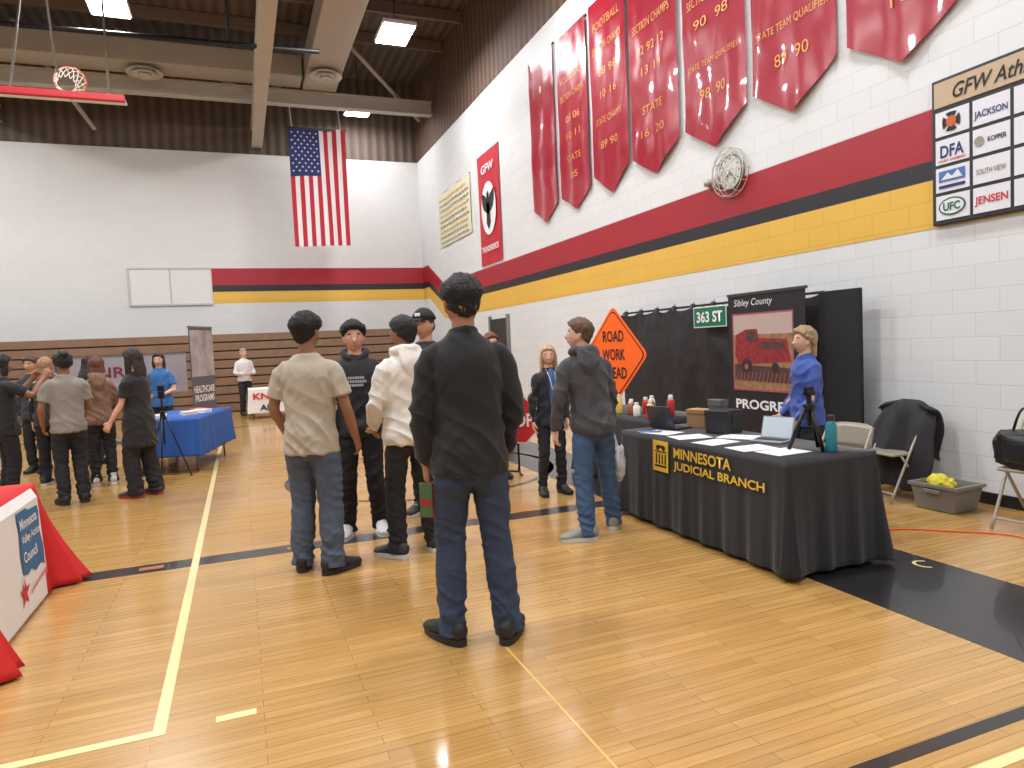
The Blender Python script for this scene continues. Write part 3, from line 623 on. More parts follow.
# ------------------------------------------------------------ right side: bin, chairs, coats, cord
e=empty('storage_bin',(5.34,3.97,0),math.radians(2),label='grey plastic bin holding yellow items on the floor',cat='bin')
GB=mat('grey_bin',(124,120,116),.5)
bm=bmesh.new()
def rrect(hx,hy,z): return [bm.verts.new(p) for p in ((-hx,-hy,z),(hx,-hy,z),(hx,hy,z),(-hx,hy,z))]
r=[rrect(.14,.16,.005),rrect(.165,.19,.19),rrect(.18,.21,.195),rrect(.18,.21,.22),rrect(.155,.18,.22),rrect(.13,.15,.02)]
bm.faces.new(r[0][::-1])
for a,b in zip(r,r[1:]):
    for k in range(4): bm.faces.new((a[k],a[(k+1)%4],b[(k+1)%4],b[k]))
bm.faces.new(r[-1]); bmesh.ops.recalc_face_normals(bm,faces=bm.faces[:]); fin(bm,'body',GB,e)
bm=bmesh.new(); box(bm,(-.188,-.07,.15),(-.17,.07,.18),.004); fin(bm,'handle',GB,e)
e=empty('safety_vest',(5.34,4.01,.05),label='folded yellow safety vest inside grey bin',cat='vest')
bm=bmesh.new(); bmesh.ops.create_icosphere(bm,subdivisions=4,radius=1)
for v in bm.verts:
    nn=noise.noise(v.co*2.5)+.5*noise.noise(v.co*7); v.co=V((v.co.x*.10*(1+.3*nn),v.co.y*.10*(1+.4*nn),v.co.z*.09*(1+.5*nn)+.13))
fin(bm,'fabric',mat('hi_vis_yellow',(206,190,50),.7),e,smooth=True)
def chair(x,y,rz,label,c=(166,156,140),sc=1):
    e=empty('folding_chair',(x,y,0),rz,label=label,cat='chair'); e.scale=(sc,sc,sc); m=mat('chair_metal'+str(c),c,.4,metal=.3)
    for s in (-1,1):
        bm=bmesh.new(); tube(bm,[(s*.21,.24,.01),(s*.21,.02,.45),(s*.2,-.2,.84)],[.012]*3,seg=8,sub=4,cap=0); fin(bm,'leg',m,e,smooth=True)
        bm=bmesh.new(); tube(bm,[(s*.19,-.24,.01),(s*.19,.1,.44)],[.012]*2,seg=8,sub=2,cap=0); fin(bm,'leg',m,e,smooth=True)
    bm=bmesh.new(); rod(bm,(-.21,.2,.09),(.21,.2,.09),.009); rod(bm,(-.19,-.18,.09),(.19,-.18,.09),.009); fin(bm,'crossbar',m,e)
    B('seat',(-.2,-.18,.435),(.2,.2,.465),m,e,bev=.014)
    bm=bmesh.new(); N=12; g=[]
    for i in range(N+1):
        u=-1+2*i/N; yb=-.03*(1-u*u)
        g.append([bm.verts.new((u*.2,-.175-.045*j/5+yb-.01,.66+.2*j/5*(1-.15*u**4))) for j in range(6)])
    for i in range(N):
        for j in range(5): bm.faces.new((g[i][j],g[i+1][j],g[i+1][j+1],g[i][j+1]))
    o=fin(bm,'backrest',m,e,smooth=True); md=o.modifiers.new('t','SOLIDIFY'); md.thickness=.012
    return e
chair(4.15,3.98,math.radians(97),'beige metal folding chair behind the black table',sc=.92)
chair(5.33,4.46,math.radians(85),'folding chair under black coats near block wall',sc=.92)
chair(5.28,3.2,math.radians(95),'beige metal folding chair with bags on seat')
COAT=mat('black_coat',(36,34,38),.8,bump=.15,bs=120,var=.1)
def lump(name,loc,size,m,label,cat,seed,amp=.25,fr=2,flat=True,strap=None,pw=.75):
    e=empty(name,loc,label=label,cat=cat)
    bm=bmesh.new(); bmesh.ops.create_icosphere(bm,subdivisions=5,radius=1)
    for v in bm.verts:
        c=v.co.copy(); k=1+amp*noise.noise(c*fr+V((seed,0,0)))+amp*.4*abs(noise.noise(c*fr*3+V((0,seed,0))))
        sq=lambda t:math.copysign(abs(t)**pw,t)
        v.co=V((sq(c.x)*size[0]*k,sq(c.y)*size[1]*k,max(sq(c.z)*size[2]*k,-size[2]) if flat else sq(c.z)*size[2]*k))+V((0,0,size[2]))
    fin(bm,'fabric',m,e,smooth=True)
    if strap:
        bm=bmesh.new(); tube(bm,strap,[(.018,.004)]*len(strap),seg=8,sub=5); fin(bm,'strap',m,e,smooth=True)
    return e
path=[V(p) for p in ((5.30,0,.12),(5.33,0,.34),(5.38,0,.55),(5.44,0,.74),(5.52,0,.84),(5.60,0,.76),(5.63,0,.55),(5.64,0,.4))]
bm=bmesh.new(); NU,NV_=34,42; g=[]
for j in range(NV_+1):
    t=j/NV_*(len(path)-1); i0=min(int(t),len(path)-2); fr=t-i0
    p=catmull(path[max(i0-1,0)],path[i0],path[i0+1],path[min(i0+2,len(path)-1)],fr); row=[]
    wd=.27+.05*abs(math.sin(j*.16))-.05*(j/NV_)
    for i in range(NU+1):
        u=i/NU*2-1; nn=noise.noise(V((u*3.2,j*.07,2)))
        row.append(bm.verts.new(V((p.x-.045*nn-.02*math.sin(u*9+j*.05)+.05*u*u*(1 if j<24 else -1),4.46+u*wd+.02*noise.noise(V((j*.2,u,5))),max(.03,p.z-.07*u*u+.02*nn-.05*(noise.noise(V((u*5,1,1))) if j<3 else 0))))))
    g.append(row)
for j in range(NV_):
    for i in range(NU): bm.faces.new((g[j][i],g[j][i+1],g[j+1][i+1],g[j+1][i]))
o=fin(bm,'black_coat',COAT,smooth=True,label='black winter coat draped over a folding chair back',cat='coat'); md=o.modifiers.new('t','SOLIDIFY'); md.thickness=.025
lump('shoulder_bag',(5.2,3.2,.468),(.15,.22,.13),mat('black_leather',(30,29,31),.45,bump=.1,bs=80),'black leather shoulder bag on the chair seat','bag',5,.18,1.8,strap=[(0,-.15,.2),(0,-.08,.4),(0,.08,.42),(0,.16,.2)],pw=.45)
bm=bmesh.new(); tube(bm,[(3.95,3.55,.008),(4.4,3.75,.008),(4.75,3.5,.008),(5.0,3.2,.008),(4.9,2.8,.008),(5.1,2.3,.008)],[.006]*6,seg=8,sub=8); fin(bm,'extension_cord',mat('orange_cord',(226,98,40),.5),smooth=True,label='orange extension cord lying on the gym floor',cat='cord')
# ============================================================ PEOPLE
SKIN={'a':(198,148,122),'b':(146,102,78),'c':(214,166,142),'d':(170,120,94)}
def remesh(bm,vox,it=3):
    me=bpy.data.meshes.new('tmp'); bm.to_mesh(me); bm.free(); o=bpy.data.objects.new('tmp',me); COL.objects.link(o)
    a=o.modifiers.new('r','REMESH'); a.mode='VOXEL'; a.voxel_size=vox; a.use_smooth_shade=True
    b=o.modifiers.new('s','SMOOTH'); b.factor=.5; b.iterations=it
    dg=bpy.context.evaluated_depsgraph_get(); r=bpy.data.meshes.new_from_object(o.evaluated_get(dg)); bpy.data.objects.remove(o); bpy.data.meshes.remove(me)
    return r
def wrinkle(me,amp,fx_=7,fz=14,seed=0,spots=()):
    ns=[v.normal.copy() for v in me.vertices]
    for v,nn in zip(me.vertices,ns):
        c=v.co; a0=noise.noise(V((c.x*fx_+seed,c.y*fx_,c.z*fz+c.x*7)))
        a1=noise.noise(V((c.x*fx_*1.7-seed,c.y*fx_*1.7,c.z*fz*1.3-c.x*9)))
        k=.9-2.6*abs(a0)**.8+.5*(.6-2*abs(a1))-.45
        a=amp*.6
        for (p,r,g_) in spots: a+=amp*g_*math.exp(-((c-p).length/r)**2)
        v.co=c+nn*(k*a)
def hp(d):
    x,y,z=d; px,py,pz=x*.078,y*.098,z*.118
    if z<0:
        t=-z; px*=1-.32*t**1.4
        py*=(1-.12*t) if y>0 else (1-.38*t)
    if y>0:
        py-=.008*math.exp(-((abs(x)-.42)**2+(z-.06)**2)/.018)
        py+=.004*math.exp(-((z+.78)**2+x*x)/.04)
    if y<0 and z>0: py*=1.03
    return V((px,py,pz))
def sst(a,b,x):
    t=max(0,min(1,(x-a)/(b-a))); return t*t*(3-2*t)
YREF=V((0,1,0))
def person(pos,heading,H,label,skin='a',arms=None,feet=((-.1,0,0),(.1,0,0)),lean=(0,0),head=(0,0),top=None,bottom=None,shoe=None,hair=None,female=False,vox=.007,hand_curl=.5,smile=False,inner=None):
    s=(H-.02)/1.735; g=.9 if female else 1.0
    def LN(p):
        p=V(p); t=max(0,(p.z-.95)/.5); return V((p.x+lean[0]*t,p.y+lean[1]*t,p.z))
    SH=[LN((-.168*g,-.005,1.395)),LN((.168*g,-.005,1.395))]
    arms=arms or [((-.15,0,-1),(-.05,.1,-1)),((.15,0,-1),(.05,.1,-1))]
    EL=[];WR=[];FD=[]
    for i in (0,1):
        u=V(arms[i][0]).normalized(); w=V(arms[i][1]).normalized(); e=SH[i]+u*.285; EL.append(e); WR.append(e+w*.25); FD.append(w)
    HIP=[V((-.086,0,.9)),V((.086,0,.9))]; AN=[];KN=[]
    for i in (0,1):
        fx_,fy_,fa=feet[i][:3]
        a=V((fx_,fy_-.02,.085)); AN.append(a); m=(HIP[i]+a)/2; m.z=.49
        full=.82; d=(HIP[i]-a).length; bend=math.sqrt(max(0,(full/2)**2-(d/2)**2))*.6; KN.append(m+V((0,.02+bend,0)))
    rings=[(.90,.12,.08),(.95,.14,.09),(1.05,.132*g,.09),(1.2,.148*g,.1),(1.32,.160*g,.108),(1.40,.145*g,.09),(1.45,.095,.07),(1.49,.06,.058),(1.56,.054,.056)]
    bm=bmesh.new()
    tube(bm,[LN((0,0 if z<1.44 else .004,z)) for z,a,b in rings],[(a,b) for z,a,b in rings],seg=20,sub=3)
    for i in (0,1):
        sg=-1 if i==0 else 1
        tube(bm,[SH[i]-V((sg*.09,0,.0)),SH[i]-V((sg*.02,0,.005)),(SH[i]+EL[i])/2,EL[i],EL[i]*.6+WR[i]*.4,WR[i]],[.045*g,.046*g,.043*g,.037*g,.038*g,.026*g],ref=YREF,sub=3)
        tube(bm,[HIP[i]+V((0,0,.02)),HIP[i]*.6+KN[i]*.4,KN[i],KN[i]*.6+AN[i]*.4,AN[i]],[.07,.068,.05,.048,.036],sub=3)
        fa=feet[i][2]; fd=V((math.sin(-fa),math.cos(fa),0)); tube(bm,[AN[i]-fd*.03,AN[i]+fd*.06-V((0,0,.035)),AN[i]+fd*.16-V((0,0,.055))],[.034,(.038,.028),(.035,.018)],ref=V((fd.y,-fd.x,0)))
        d=FD[i]; pn=V((-sg,.15,0)); pn=(pn-d*pn.dot(d)); pn=pn.normalized() if pn.length>.05 else V((0,0,-1)); sd=d.cross(pn)*( -sg)
        if sd.y<0: sd=-sd
        w0=WR[i]; pe=w0+d*.085
        tube(bm,[w0-d*.01,w0+d*.03,pe],[(.026,.019),(.036,.017),(.04,.014)],ref=sd,seg=12)
        c=hand_curl
        for k,(o_,l) in enumerate([(.032,.066),(.011,.076),(-.011,.07),(-.032,.054)]):
            b0=pe+sd*o_*.95-d*.01; d1=(d+pn*c*.6+sd*o_*3).normalized(); b1=b0+d1*l*.5; d2=(d+pn*c*1.9).normalized(); b2=b1+d2*l*.32; d3=(d*.6+pn*c*2.6).normalized(); b3=b2+d3*l*.25
            tube(bm,[b0,b1,b2,b3],[.0095,.0088,.008,.007],ref=sd,seg=8,sub=2)
        t0=w0+d*.03+sd*.028; tube(bm,[t0,t0+(d*.5+sd*.7+pn*.3).normalized()*.038,t0+(d*.5+sd*.7+pn*.3).normalized()*.038+(d*.9+sd*.1+pn*.5).normalized()*.035],[.013,.0105,.009],ref=pn,seg=8,sub=2)
    HC=LN((0,.018,1.617)); HM=Matrix.Translation(HC)@Euler((-head[1],0,head[0])).to_matrix().to_4x4()
    b2=bmesh.new(); bmesh.ops.create_icosphere(b2,subdivisions=4,radius=1)
    for v in b2.verts: v.co=hp(v.co.normalized())
    tube(b2,[(0,.080,.02),(0,.093,-.006),(0,.105,-.028),(0,.086,-.037)],[.008,.0095,.013,.011],seg=10,sub=3)
    tube(b2,[(-.018,.074,-.06),(0,.082,-.058),(.018,.074,-.06)],[.006,.008,.006],ref=V((0,0,1)),seg=8,sub=3)
    for sg in (-1,1):
        tube(b2,[(sg*.074,.002,-.028),(sg*.083,-.006,.0),(sg*.084,-.012,.026),(sg*.074,-.006,.034)],[(.007,.010),(.007,.015),(.007,.016),(.006,.01)],ref=V((1,0,0)),seg=8,sub=3)
    for v in b2.verts: v.co=HM@v.co
    tmp=bpy.data.meshes.new('x'); b2.to_mesh(tmp); b2.free(); bm.from_mesh(tmp); bpy.data.meshes.remove(tmp)
    for v in bm.verts: v.co*=s
    me=remesh(bm,vox*.85,2)
    SK=mat('skin_'+skin,SKIN[skin],.55,bump=.02,bs=200,var=.04)
    body=finm(me,'person',SK,smooth=True,label=label,cat='person'); body.location=pos; body.rotation_euler=(0,0,heading)
    def hpart(bm_,name,m,smooth=True):
        for v in bm_.verts: v.co=(HM@v.co)*s
        return fin(bm_,name,m,body,smooth=smooth)
    EW=mat('eye_white',(215,210,205),.3); EI=mat('eye_iris',(40,28,22),.2)
    for sg in (-1,1):
        b2=bmesh.new(); bmesh.ops.create_uvsphere(b2,u_segments=12,v_segments=8,radius=.0125)
        for v in b2.verts: v.co=V((v.co.x*1.15+sg*.031,v.co.y*.8+.0765,v.co.z*.62+.006))
        for fc in b2.faces:
            c=fc.calc_center_median()
            if (c.x-sg*.031)**2+(c.z-.006)**2<.0085**2 and c.y>.07: fc.material_index=1
        hpart(b2,'eye',[EW,EI])
        b2=bmesh.new(); tube(b2,[(sg*.012,.0885,.025),(sg*.03,.086,.031),(sg*.048,.075,.026)],[(.005,.003)]*3,ref=V((0,0,1)),seg=6); hpart(b2,'eyebrow',mat('brow_'+str(hair['c']),[x*.7 for x in hair['c']],.8))
    ez=.007 if smile else 0
    b2=bmesh.new(); tube(b2,[(-.026,.074,-.060+ez),(-.01,.0845,-.062),(0,.087,-.062),(.01,.0845,-.062),(.026,.074,-.060+ez)],[(.002,.002),(.0055,.003),(.006,.003),(.0055,.003),(.002,.002)],ref=V((0,0,1)),seg=8); hpart(b2,'lips',mat('lips_'+skin,[SKIN[skin][0]*.78,SKIN[skin][1]*.55,SKIN[skin][2]*.55],.45))
    if smile:
        b2=bmesh.new(); tube(b2,[(-.016,.082,-.059),(0,.0895,-.061),(.016,.082,-.059)],[(.003,.002)]*3,ref=V((0,0,1)),seg=6); hpart(b2,'teeth',EW)
    # ---- hair
    HMAT=mat('hair_'+str(hair['c']),hair['c'],.5,bump=1.0,bs=260,var=.35,st=(1,1,.35))
    tp,sd_,cv,tw=hair.get('top',.03),hair.get('side',.012),hair.get('curl',.005),hair.get('twist',0)
    b2=bmesh.new(); bmesh.ops.create_icosphere(b2,subdivisions=6 if vox<.0066 else 5,radius=1)
    for v in b2.verts:
        d=v.co.normalized(); zb=.02+.56*d.y
        if d.y>.3: zb=.188+.30*(d.y-.3)/.7+.12*sst(.3,.8,d.y)
        if d.y<0: zb=.02+.62*d.y
        m_=sst(-.02,.10,d.z-zb+.09*noise.noise(d*9)); T=sd_+(tp-sd_)*sst(.05,.55,d.z)
        q=hp(d)+d*(m_*T-(1-m_)*.025)
        nn=noise.noise(d*4)*cv*1.2+noise.noise(V((d.x*34,d.y*34,d.z*12)))*cv*.9+(1-abs(noise.noise(d*13))*2)*tw*sst(0,.4,d.z)
        v.co=q+d*nn*m_
    if hair.get('long'):
        L=hair['long']; W_=hair.get('w',.085)
        tube(b2,[(0,-.03,.06),(0,-.075,-.04),(0,-.095,-.14),(0,-.1,-L)],[(.085,.05),(W_,.045),(W_,.038),(W_*.75,.022)],seg=16)
        if hair.get('frontal',True):
            for sg in (-1,1): tube(b2,[(sg*.04,.03,.1),(sg*.080,.015,.03),(sg*.088,.0,-.08),(sg*.082,.02,-L*.9)],[(.02,.03),(.014,.036),(.02,.04),(.014,.03)],seg=10)
    if hair.get('bun'):
        b3=bmesh.new(); bmesh.ops.create_icosphere(b3,subdivisions=3,radius=.042)
        for v in b3.verts: v.co=v.co*(1+.15*noise.noise(v.co*60))+V((0,-.095,.1))
        tmp=bpy.data.meshes.new('x'); b3.to_mesh(tmp); b3.free(); b2.from_mesh(tmp); bpy.data.meshes.remove(tmp)
    if hair.get('long'):
        for v in b2.verts: v.co=(HM@v.co)*s
        mh=remesh(b2,.006,2); wrinkle(mh,.007,42,6); finm(mh,'hair',HMAT,body,smooth=True)
    else: hpart(b2,'hair',HMAT)
    if hair.get('cap'):
        b2=bmesh.new(); bmesh.ops.create_icosphere(b2,subdivisions=4,radius=1)
        for v in b2.verts:
            d=v.co.normalized(); m_=sst(-.02,.06,d.z-.28); q=hp(d)+d*(m_*.03-(1-m_)*.03); q.z+=m_*.012; v.co=q
        tube(b2,[(0,.06,.045),(0,.12,.05),(0,.165,.035)],[(.072,.006),(.068,.005),(.045,.004)],ref=V((1,0,0)),seg=14)
        hpart(b2,'cap',mat('cap_fabric',hair['cap'],.8,bump=.1,bs=200))
        b2=bmesh.new(); box(b2,(-.025,.112,.072),(.025,.118,.1),.003); hpart(b2,'cap_logo',WHT)
    # ---- top garment
    bk=top.get('bulk',.02); hem=top.get('hem',.84); kind=top['kind']; m=mat('cl_'+top['name'],top['c'],.85,bump=.12,bs=220,var=top.get('var',.03),sheen=.1) if 'm' not in top else top['m']
    fl=top.get('flare',0); bm=bmesh.new()
    prof=[(hem,.164,.142),(.90,.163,.138),(.97,.154,.130),(1.08,.143,.118),(1.2,.150,.117),(1.32,.162,.116),(1.39,.156,.102)]
    rr=[(z,(a*g if z>1 else a)+bk*.72+fl*max(0,(1.1-z)*2),b+bk*.55+fl*max(0,(1.1-z)*1.6)) for z,a,b in prof if z==hem or z>hem+.04]
    if kind=='hoodie': rr[0]=(rr[0][0],rr[0][1]-.012,rr[0][2]-.008); rr[1]=(rr[1][0],rr[1][1]+.010,rr[1][2]+.008)
    rr+= [(1.44,.116*g+bk*.4,.082+bk*.35),(1.482,.074+bk*.3,.070+bk*.15)]
    cy=lambda z: -.008 if z<1.0 else 0
    tube(bm,[LN((0,cy(z),z)) if z>.9 else V((0,cy(z),z)) for z,a,b in rr],[(a,b) for z,a,b in rr],seg=28,sub=4,cap=.15)
    spots=[]
    for i in (0,1):
        sg=-1 if i==0 else 1; r0=.044*g+bk*.45
        A0=SH[i]-V((sg*.11,0,-.005)); A1=SH[i]-V((sg*.03,0,.014)); A2=SH[i]*.78+EL[i]*.22
        if kind=='tee' or kind=='dress':
            en=SH[i]*.28+EL[i]*.72; tube(bm,[A0,A1,A2,SH[i]*.5+EL[i]*.5,en],[r0*.85,r0+.006,r0+.006,r0+.008,r0+.013],ref=YREF,seg=18,sub=4,cap=.15)
        else:
            en=WR[i]
            tube(bm,[A0,A1,A2,(SH[i]+EL[i])/2,EL[i],EL[i]*.5+WR[i]*.5,EL[i]*.12+WR[i]*.88,en],[r0*.85,r0+.005,r0+.003,r0-.001,.041*g+bk*.48,.037*g+bk*.48,.030+bk*.48,.028+bk*.2],ref=YREF,seg=18,sub=4,cap=.2)
            spots.append((EL[i]*s,.1,1.2)); spots.append((WR[i]*s,.08,1.2))
        spots.append(((SH[i]+V((-sg*.04,0,-.1)))*s,.08,.8))
    spots.append((V((0,-.1,hem+.08))*s,.16,.8)); spots.append((V((0,.1,hem+.08))*s,.16,.8))
    if kind=='hoodie':
        c=LN((0,0,1.475)); tube(bm,[c+V(p) for p in ((-.035,.085,-.02),(-.085,.03,.01),(-.085,-.04,.03),(0,-.1,.03),(.085,-.04,.03),(.085,.03,.01),(.035,.085,-.02))],[.02,.028,.034,.04,.034,.028,.02],ref=V((0,0,1)),sub=4)
        tube(bm,[c+V((0,-.09,.02)),c+V((0,-.13,-.07)),c+V((0,-.13,-.16))],[(.10,.045),(.095,.04),(.05,.025)],ref=V((1,0,0)),sub=4)
    if top.get('collar'):
        c=LN((0,0,1.485)); tube(bm,[c+V(p) for p in ((-.04,.06,-.005),(-.062,-.01,.01),(0,-.066,.018),(.062,-.01,.01),(.04,.06,-.005))],[(.02,.01)]*5,ref=V((0,0,1)),sub=4)
    for v in bm.verts: v.co*=s
    me=remesh(bm,max(vox*1.05,.007),5); wrinkle(me,top.get('wr',.009),5,9,seed=random.random()*9,spots=spots)
    finm(me,{'tee':'t_shirt','hoodie':'hoodie','long':'sweater','dress':'dress','coat':'jacket'}[kind],m,body,smooth=True)
    if top.get('print'):
        yy=(.118+bk*.6)*s+.006
        bm=bmesh.new()
        for (x0_,x1_,z_) in ((-.07,.07,1.30),(-.085,.085,1.27),(-.06,.06,1.24)):
            k=x0_
            while k<x1_-.01:
                box(bm,(k*s,yy-.012,(z_-.01)*s),((k+.014)*s,yy+.004,(z_+.01)*s)); k+=.019
        fin(bm,'chest_print',mat('chest_print',top['print'],.7),body)
    if inner:
        bm=bmesh.new(); yy=.118+bk*.6
        tube(bm,[LN((0,yy-.045,1.46)),LN((0,yy-.020,1.36)),LN((0,yy-.016,1.2)),LN((0,yy-.018,1.05)),LN((0,yy-.006,.9))],[(.03,.02),(.045,.03),(.04,.03),(.035,.03),(.03,.03)],ref=V((1,0,0)),sub=4,seg=14)
        for v in bm.verts: v.co*=s
        fin(bm,'blouse',mat('blouse_'+str(inner),inner,.8),body,smooth=True)
        bm=bmesh.new()
        for sg in (-1,1): tube(bm,[LN((sg*.05,.06,1.47)),LN((sg*.03,yy+.014,1.34)),LN((0,yy+.022,1.14))],[(.004,.002)]*3,sub=3,seg=6)
        box(bm,(-.03+LN((0,0,1.1)).x,yy+.014,1.05),(.03+LN((0,0,1.1)).x,yy+.022,1.14))
        for v in bm.verts: v.co*=s
        fin(bm,'lanyard',WHT,body)
    # ---- trousers
    m=mat('cl_'+bottom['name'],bottom['c'],.85,bump=.12,bs=260,var=bottom.get('var',.06)); lb=bottom.get('bulk',.015)
    bm=bmesh.new()
    tube(bm,[(0,-.005,.80),(0,-.008,.85),(0,-.006,.90),(0,0,.96)],[(.12+lb,.085+lb),(.146+lb*.7,.108+lb*.6),(.146+lb*.4,.106+lb*.3),(.125*g,.085)],seg=24,sub=3,cap=.4)
    sp=[]
    for i in (0,1):
        sg=-1 if i==0 else 1
        lo=AN[i]+V((0,-.008,-.045))
        tube(bm,[HIP[i]+V((0,-.003,-.01)),HIP[i]+V((-sg*.002,-.008,-.09)),HIP[i]*.55+KN[i]*.45,KN[i],KN[i]*.55+AN[i]*.45,lo*.88+KN[i]*.12,lo],[(.070+lb*.4,.086+lb*.4),(.080+lb*.8,.092+lb*.8),.073+lb,.057+lb*1.1,.055+lb*1.1,.049+lb*1.1,.052+lb],seg=18,sub=5,cap=.1)
        sp+= [((AN[i]+V((0,0,.07)))*s,.12,1.8),(KN[i]*s,.09,1.0),(V((HIP[i].x,HIP[i].y,.76))*s,.08,.7)]
    for v in bm.verts: v.co*=s
    me=remesh(bm,max(vox*1.05,.007),4); wrinkle(me,bottom.get('wr',.006),6,15,seed=random.random()*9,spots=sp)
    finm(me,bottom.get('kind','trousers'),m,body,smooth=True)
    # ---- shoes
    ms=mat('sh_'+shoe['name'],shoe['c'],.55,bump=.1,bs=120,var=shoe.get('var',.0)); mo=mat('so_'+str(shoe['sole']),shoe['sole'],.6)
    for i in (0,1):
        fa=feet[i][2]
        mt=Matrix.Translation((AN[i].x,AN[i].y,0))@Matrix.Rotation(fa,4,'Z')@Matrix.Diagonal((1.12,1.02,1.12,1))
        bm=bmesh.new()
        tube(bm,[(0,-.065,.055),(0,-.03,.062),(0,.03,.062),(0,.09,.045),(0,.15,.034),(0,.195,.03)],[(.034,.045),(.04,.056),(.041,.052),(.046,.036),(.046,.028),(.034,.020)],ref=V((1,0,0)),seg=18,sub=4)
        tube(bm,[(0,-.015,.06),(0,-.012,.1),(0,-.012,.125)],[(.036,.045),(.037,.043),(.038,.045)],ref=V((1,0,0)),seg=14)
        for v in bm.verts:
            v.co.z=max(v.co.z,.012); v.co=(mt@v.co)*s
        so=fin(bm,'shoe',ms,body,smooth=True)
        bm=bmesh.new(); N=24; lo=[];hi=[]
        for k in range(N):
            a=2*math.pi*k/N; yy=.06+.15*math.sin(a); w=.050*(1 - .18*sst(.06,-.1,yy) if yy<.06 else 1)*(abs(math.cos(a))**.6)*math.copysign(1,math.cos(a))
            hi.append(bm.verts.new(mt@V((w,yy,.03)))); lo.append(bm.verts.new(mt@V((w*.97,yy*.99,.001))))
        bm.faces.new(hi); bm.faces.new(lo[::-1])
        for k in range(N): bm.faces.new((lo[k],lo[(k+1)%N],hi[(k+1)%N],hi[k]))
        bmesh.ops.recalc_face_normals(bm,faces=bm.faces[:])
        for v in bm.verts: v.co*=s
        fin(bm,'sole',mo,so)
        if shoe.get('laces'):
            bm=bmesh.new()
            for k in range(4): 
                y_=.05+k*.022; z_=.105-k*.012; tube(bm,[(-.022,y_,z_-.006),(0,y_,z_),(.022,y_,z_-.006)],[.003]*3,seg=6,sub=2)
            for v in bm.verts: v.co=(mt@v.co)*s
            fin(bm,'laces',mat('laces_'+str(shoe['sole']),shoe['sole'],.7),so)
    RM=Matrix.Rotation(heading,3,'Z')
    return [RM@((WR[i]+FD[i]*.1)*s)+V(pos) for i in (0,1)]
D=math.radians
BH=(24,20,20)
BLKSHOE=dict(name='black_shoe',c=(34,33,36),sole=(40,38,40),laces=True); BWSHOE=dict(name='bw_shoe',c=(48,48,52),sole=(216,214,210),laces=True); WSHOE=dict(name='white_shoe',c=(206,204,200),sole=(226,224,222),laces=True)
GRYSHOE=dict(name='grey_shoe',c=(132,130,124),sole=(206,204,198),laces=True,var=.3)
JEAN=lambda n,c,**k: dict(name=n,c=c,kind='jeans',**k)
BP=dict(name='black_pants',c=(32,31,35),wr=.007,bulk=.018)
# 1 centre man
h1=person((1.06,3.36,0),D(-8),1.87,'person in black long sleeve top and dark jeans, back turned','d',
  arms=[((-.19,.02,-1),(.06,.22,-1)),((.22,.0,-1),(-.12,.45,-.85))],feet=((-.125,.03,D(28)),(.14,-.03,D(-26))),head=(D(6),D(-4)),
  top=dict(name='black_top',kind='long',c=(29,28,30),bulk=.034,hem=.83,wr=.009,collar=True),bottom=JEAN('dark_denim',(48,60,84),bulk=.018,var=.12),shoe=BLKSHOE,hair=dict(c=BH,top=.036,side=.004,curl=.007,twist=.004),vox=.006)
# 2 tan shirt
person((.43,4.97,0),D(-24),1.79,'person in tan t-shirt, blue jeans and black shoes, seen from behind','b',
  arms=[((-.3,.02,-1),(.1,.5,-.7)),((.28,.02,-1),(.1,.35,-.8))],feet=((-.12,.03,D(12)),(.12,-.05,D(-38))),head=(D(-14),D(-6)),
  top=dict(name='tan_tee',kind='tee',c=(174,162,144),bulk=.036,hem=.82,wr=.010),bottom=JEAN('mid_denim',(76,86,102),bulk=.026,var=.12),shoe=BLKSHOE,hair=dict(c=BH,top=.034,side=.006,curl=.006,twist=.013),vox=.0062)
# 3 black hoodie facing
person((.88,5.78,0),D(168),1.76,'person in black printed hoodie facing the group, short dark hair','a',
  arms=[((-.25,.1,-1),(.3,.6,-.6)),((.25,.1,-1),(-.1,.3,-1))],feet=((-.13,0,D(10)),(.13,.05,D(-12))),head=(D(6),D(-3)),
  top=dict(name='black_hoodie',kind='hoodie',c=(34,33,38),bulk=.034,hem=.83,print=(170,168,170)),bottom=BP,shoe=WSHOE,hair=dict(c=BH,top=.034,side=.008,curl=.008,twist=.010),vox=.0064)
# 4 white hoodie
person((1.12,5.0,0),D(14),1.765,'person in cream white hoodie and black joggers, seen from behind','b',
  arms=[((-.25,.1,-1),(.2,.6,-.6)),((.25,.1,-1),(-.25,.7,-.5))],feet=((-.14,.02,D(24)),(.15,0,D(-20))),head=(D(22),D(-6)),
  top=dict(name='cream_hoodie',kind='hoodie',c=(226,221,212),bulk=.046,hem=.83,wr=.011),bottom=BP,shoe=BWSHOE,hair=dict(c=BH,top=.026,side=.012,curl=.005),vox=.0062)
# 5 cap man
person((1.58,6.15,0),D(130),1.86,'person in black cap and dark jacket looking toward the group','a',
  arms=None,feet=((-.12,0,0),(.12,.04,0)),head=(D(8),D(-4)),
  top=dict(name='dark_jacket',kind='coat',c=(40,40,46),bulk=.04,hem=.84),bottom=BP,shoe=BWSHOE,hair=dict(c=(44,32,26),top=.01,side=.012,cap=(30,30,34)),vox=.007)
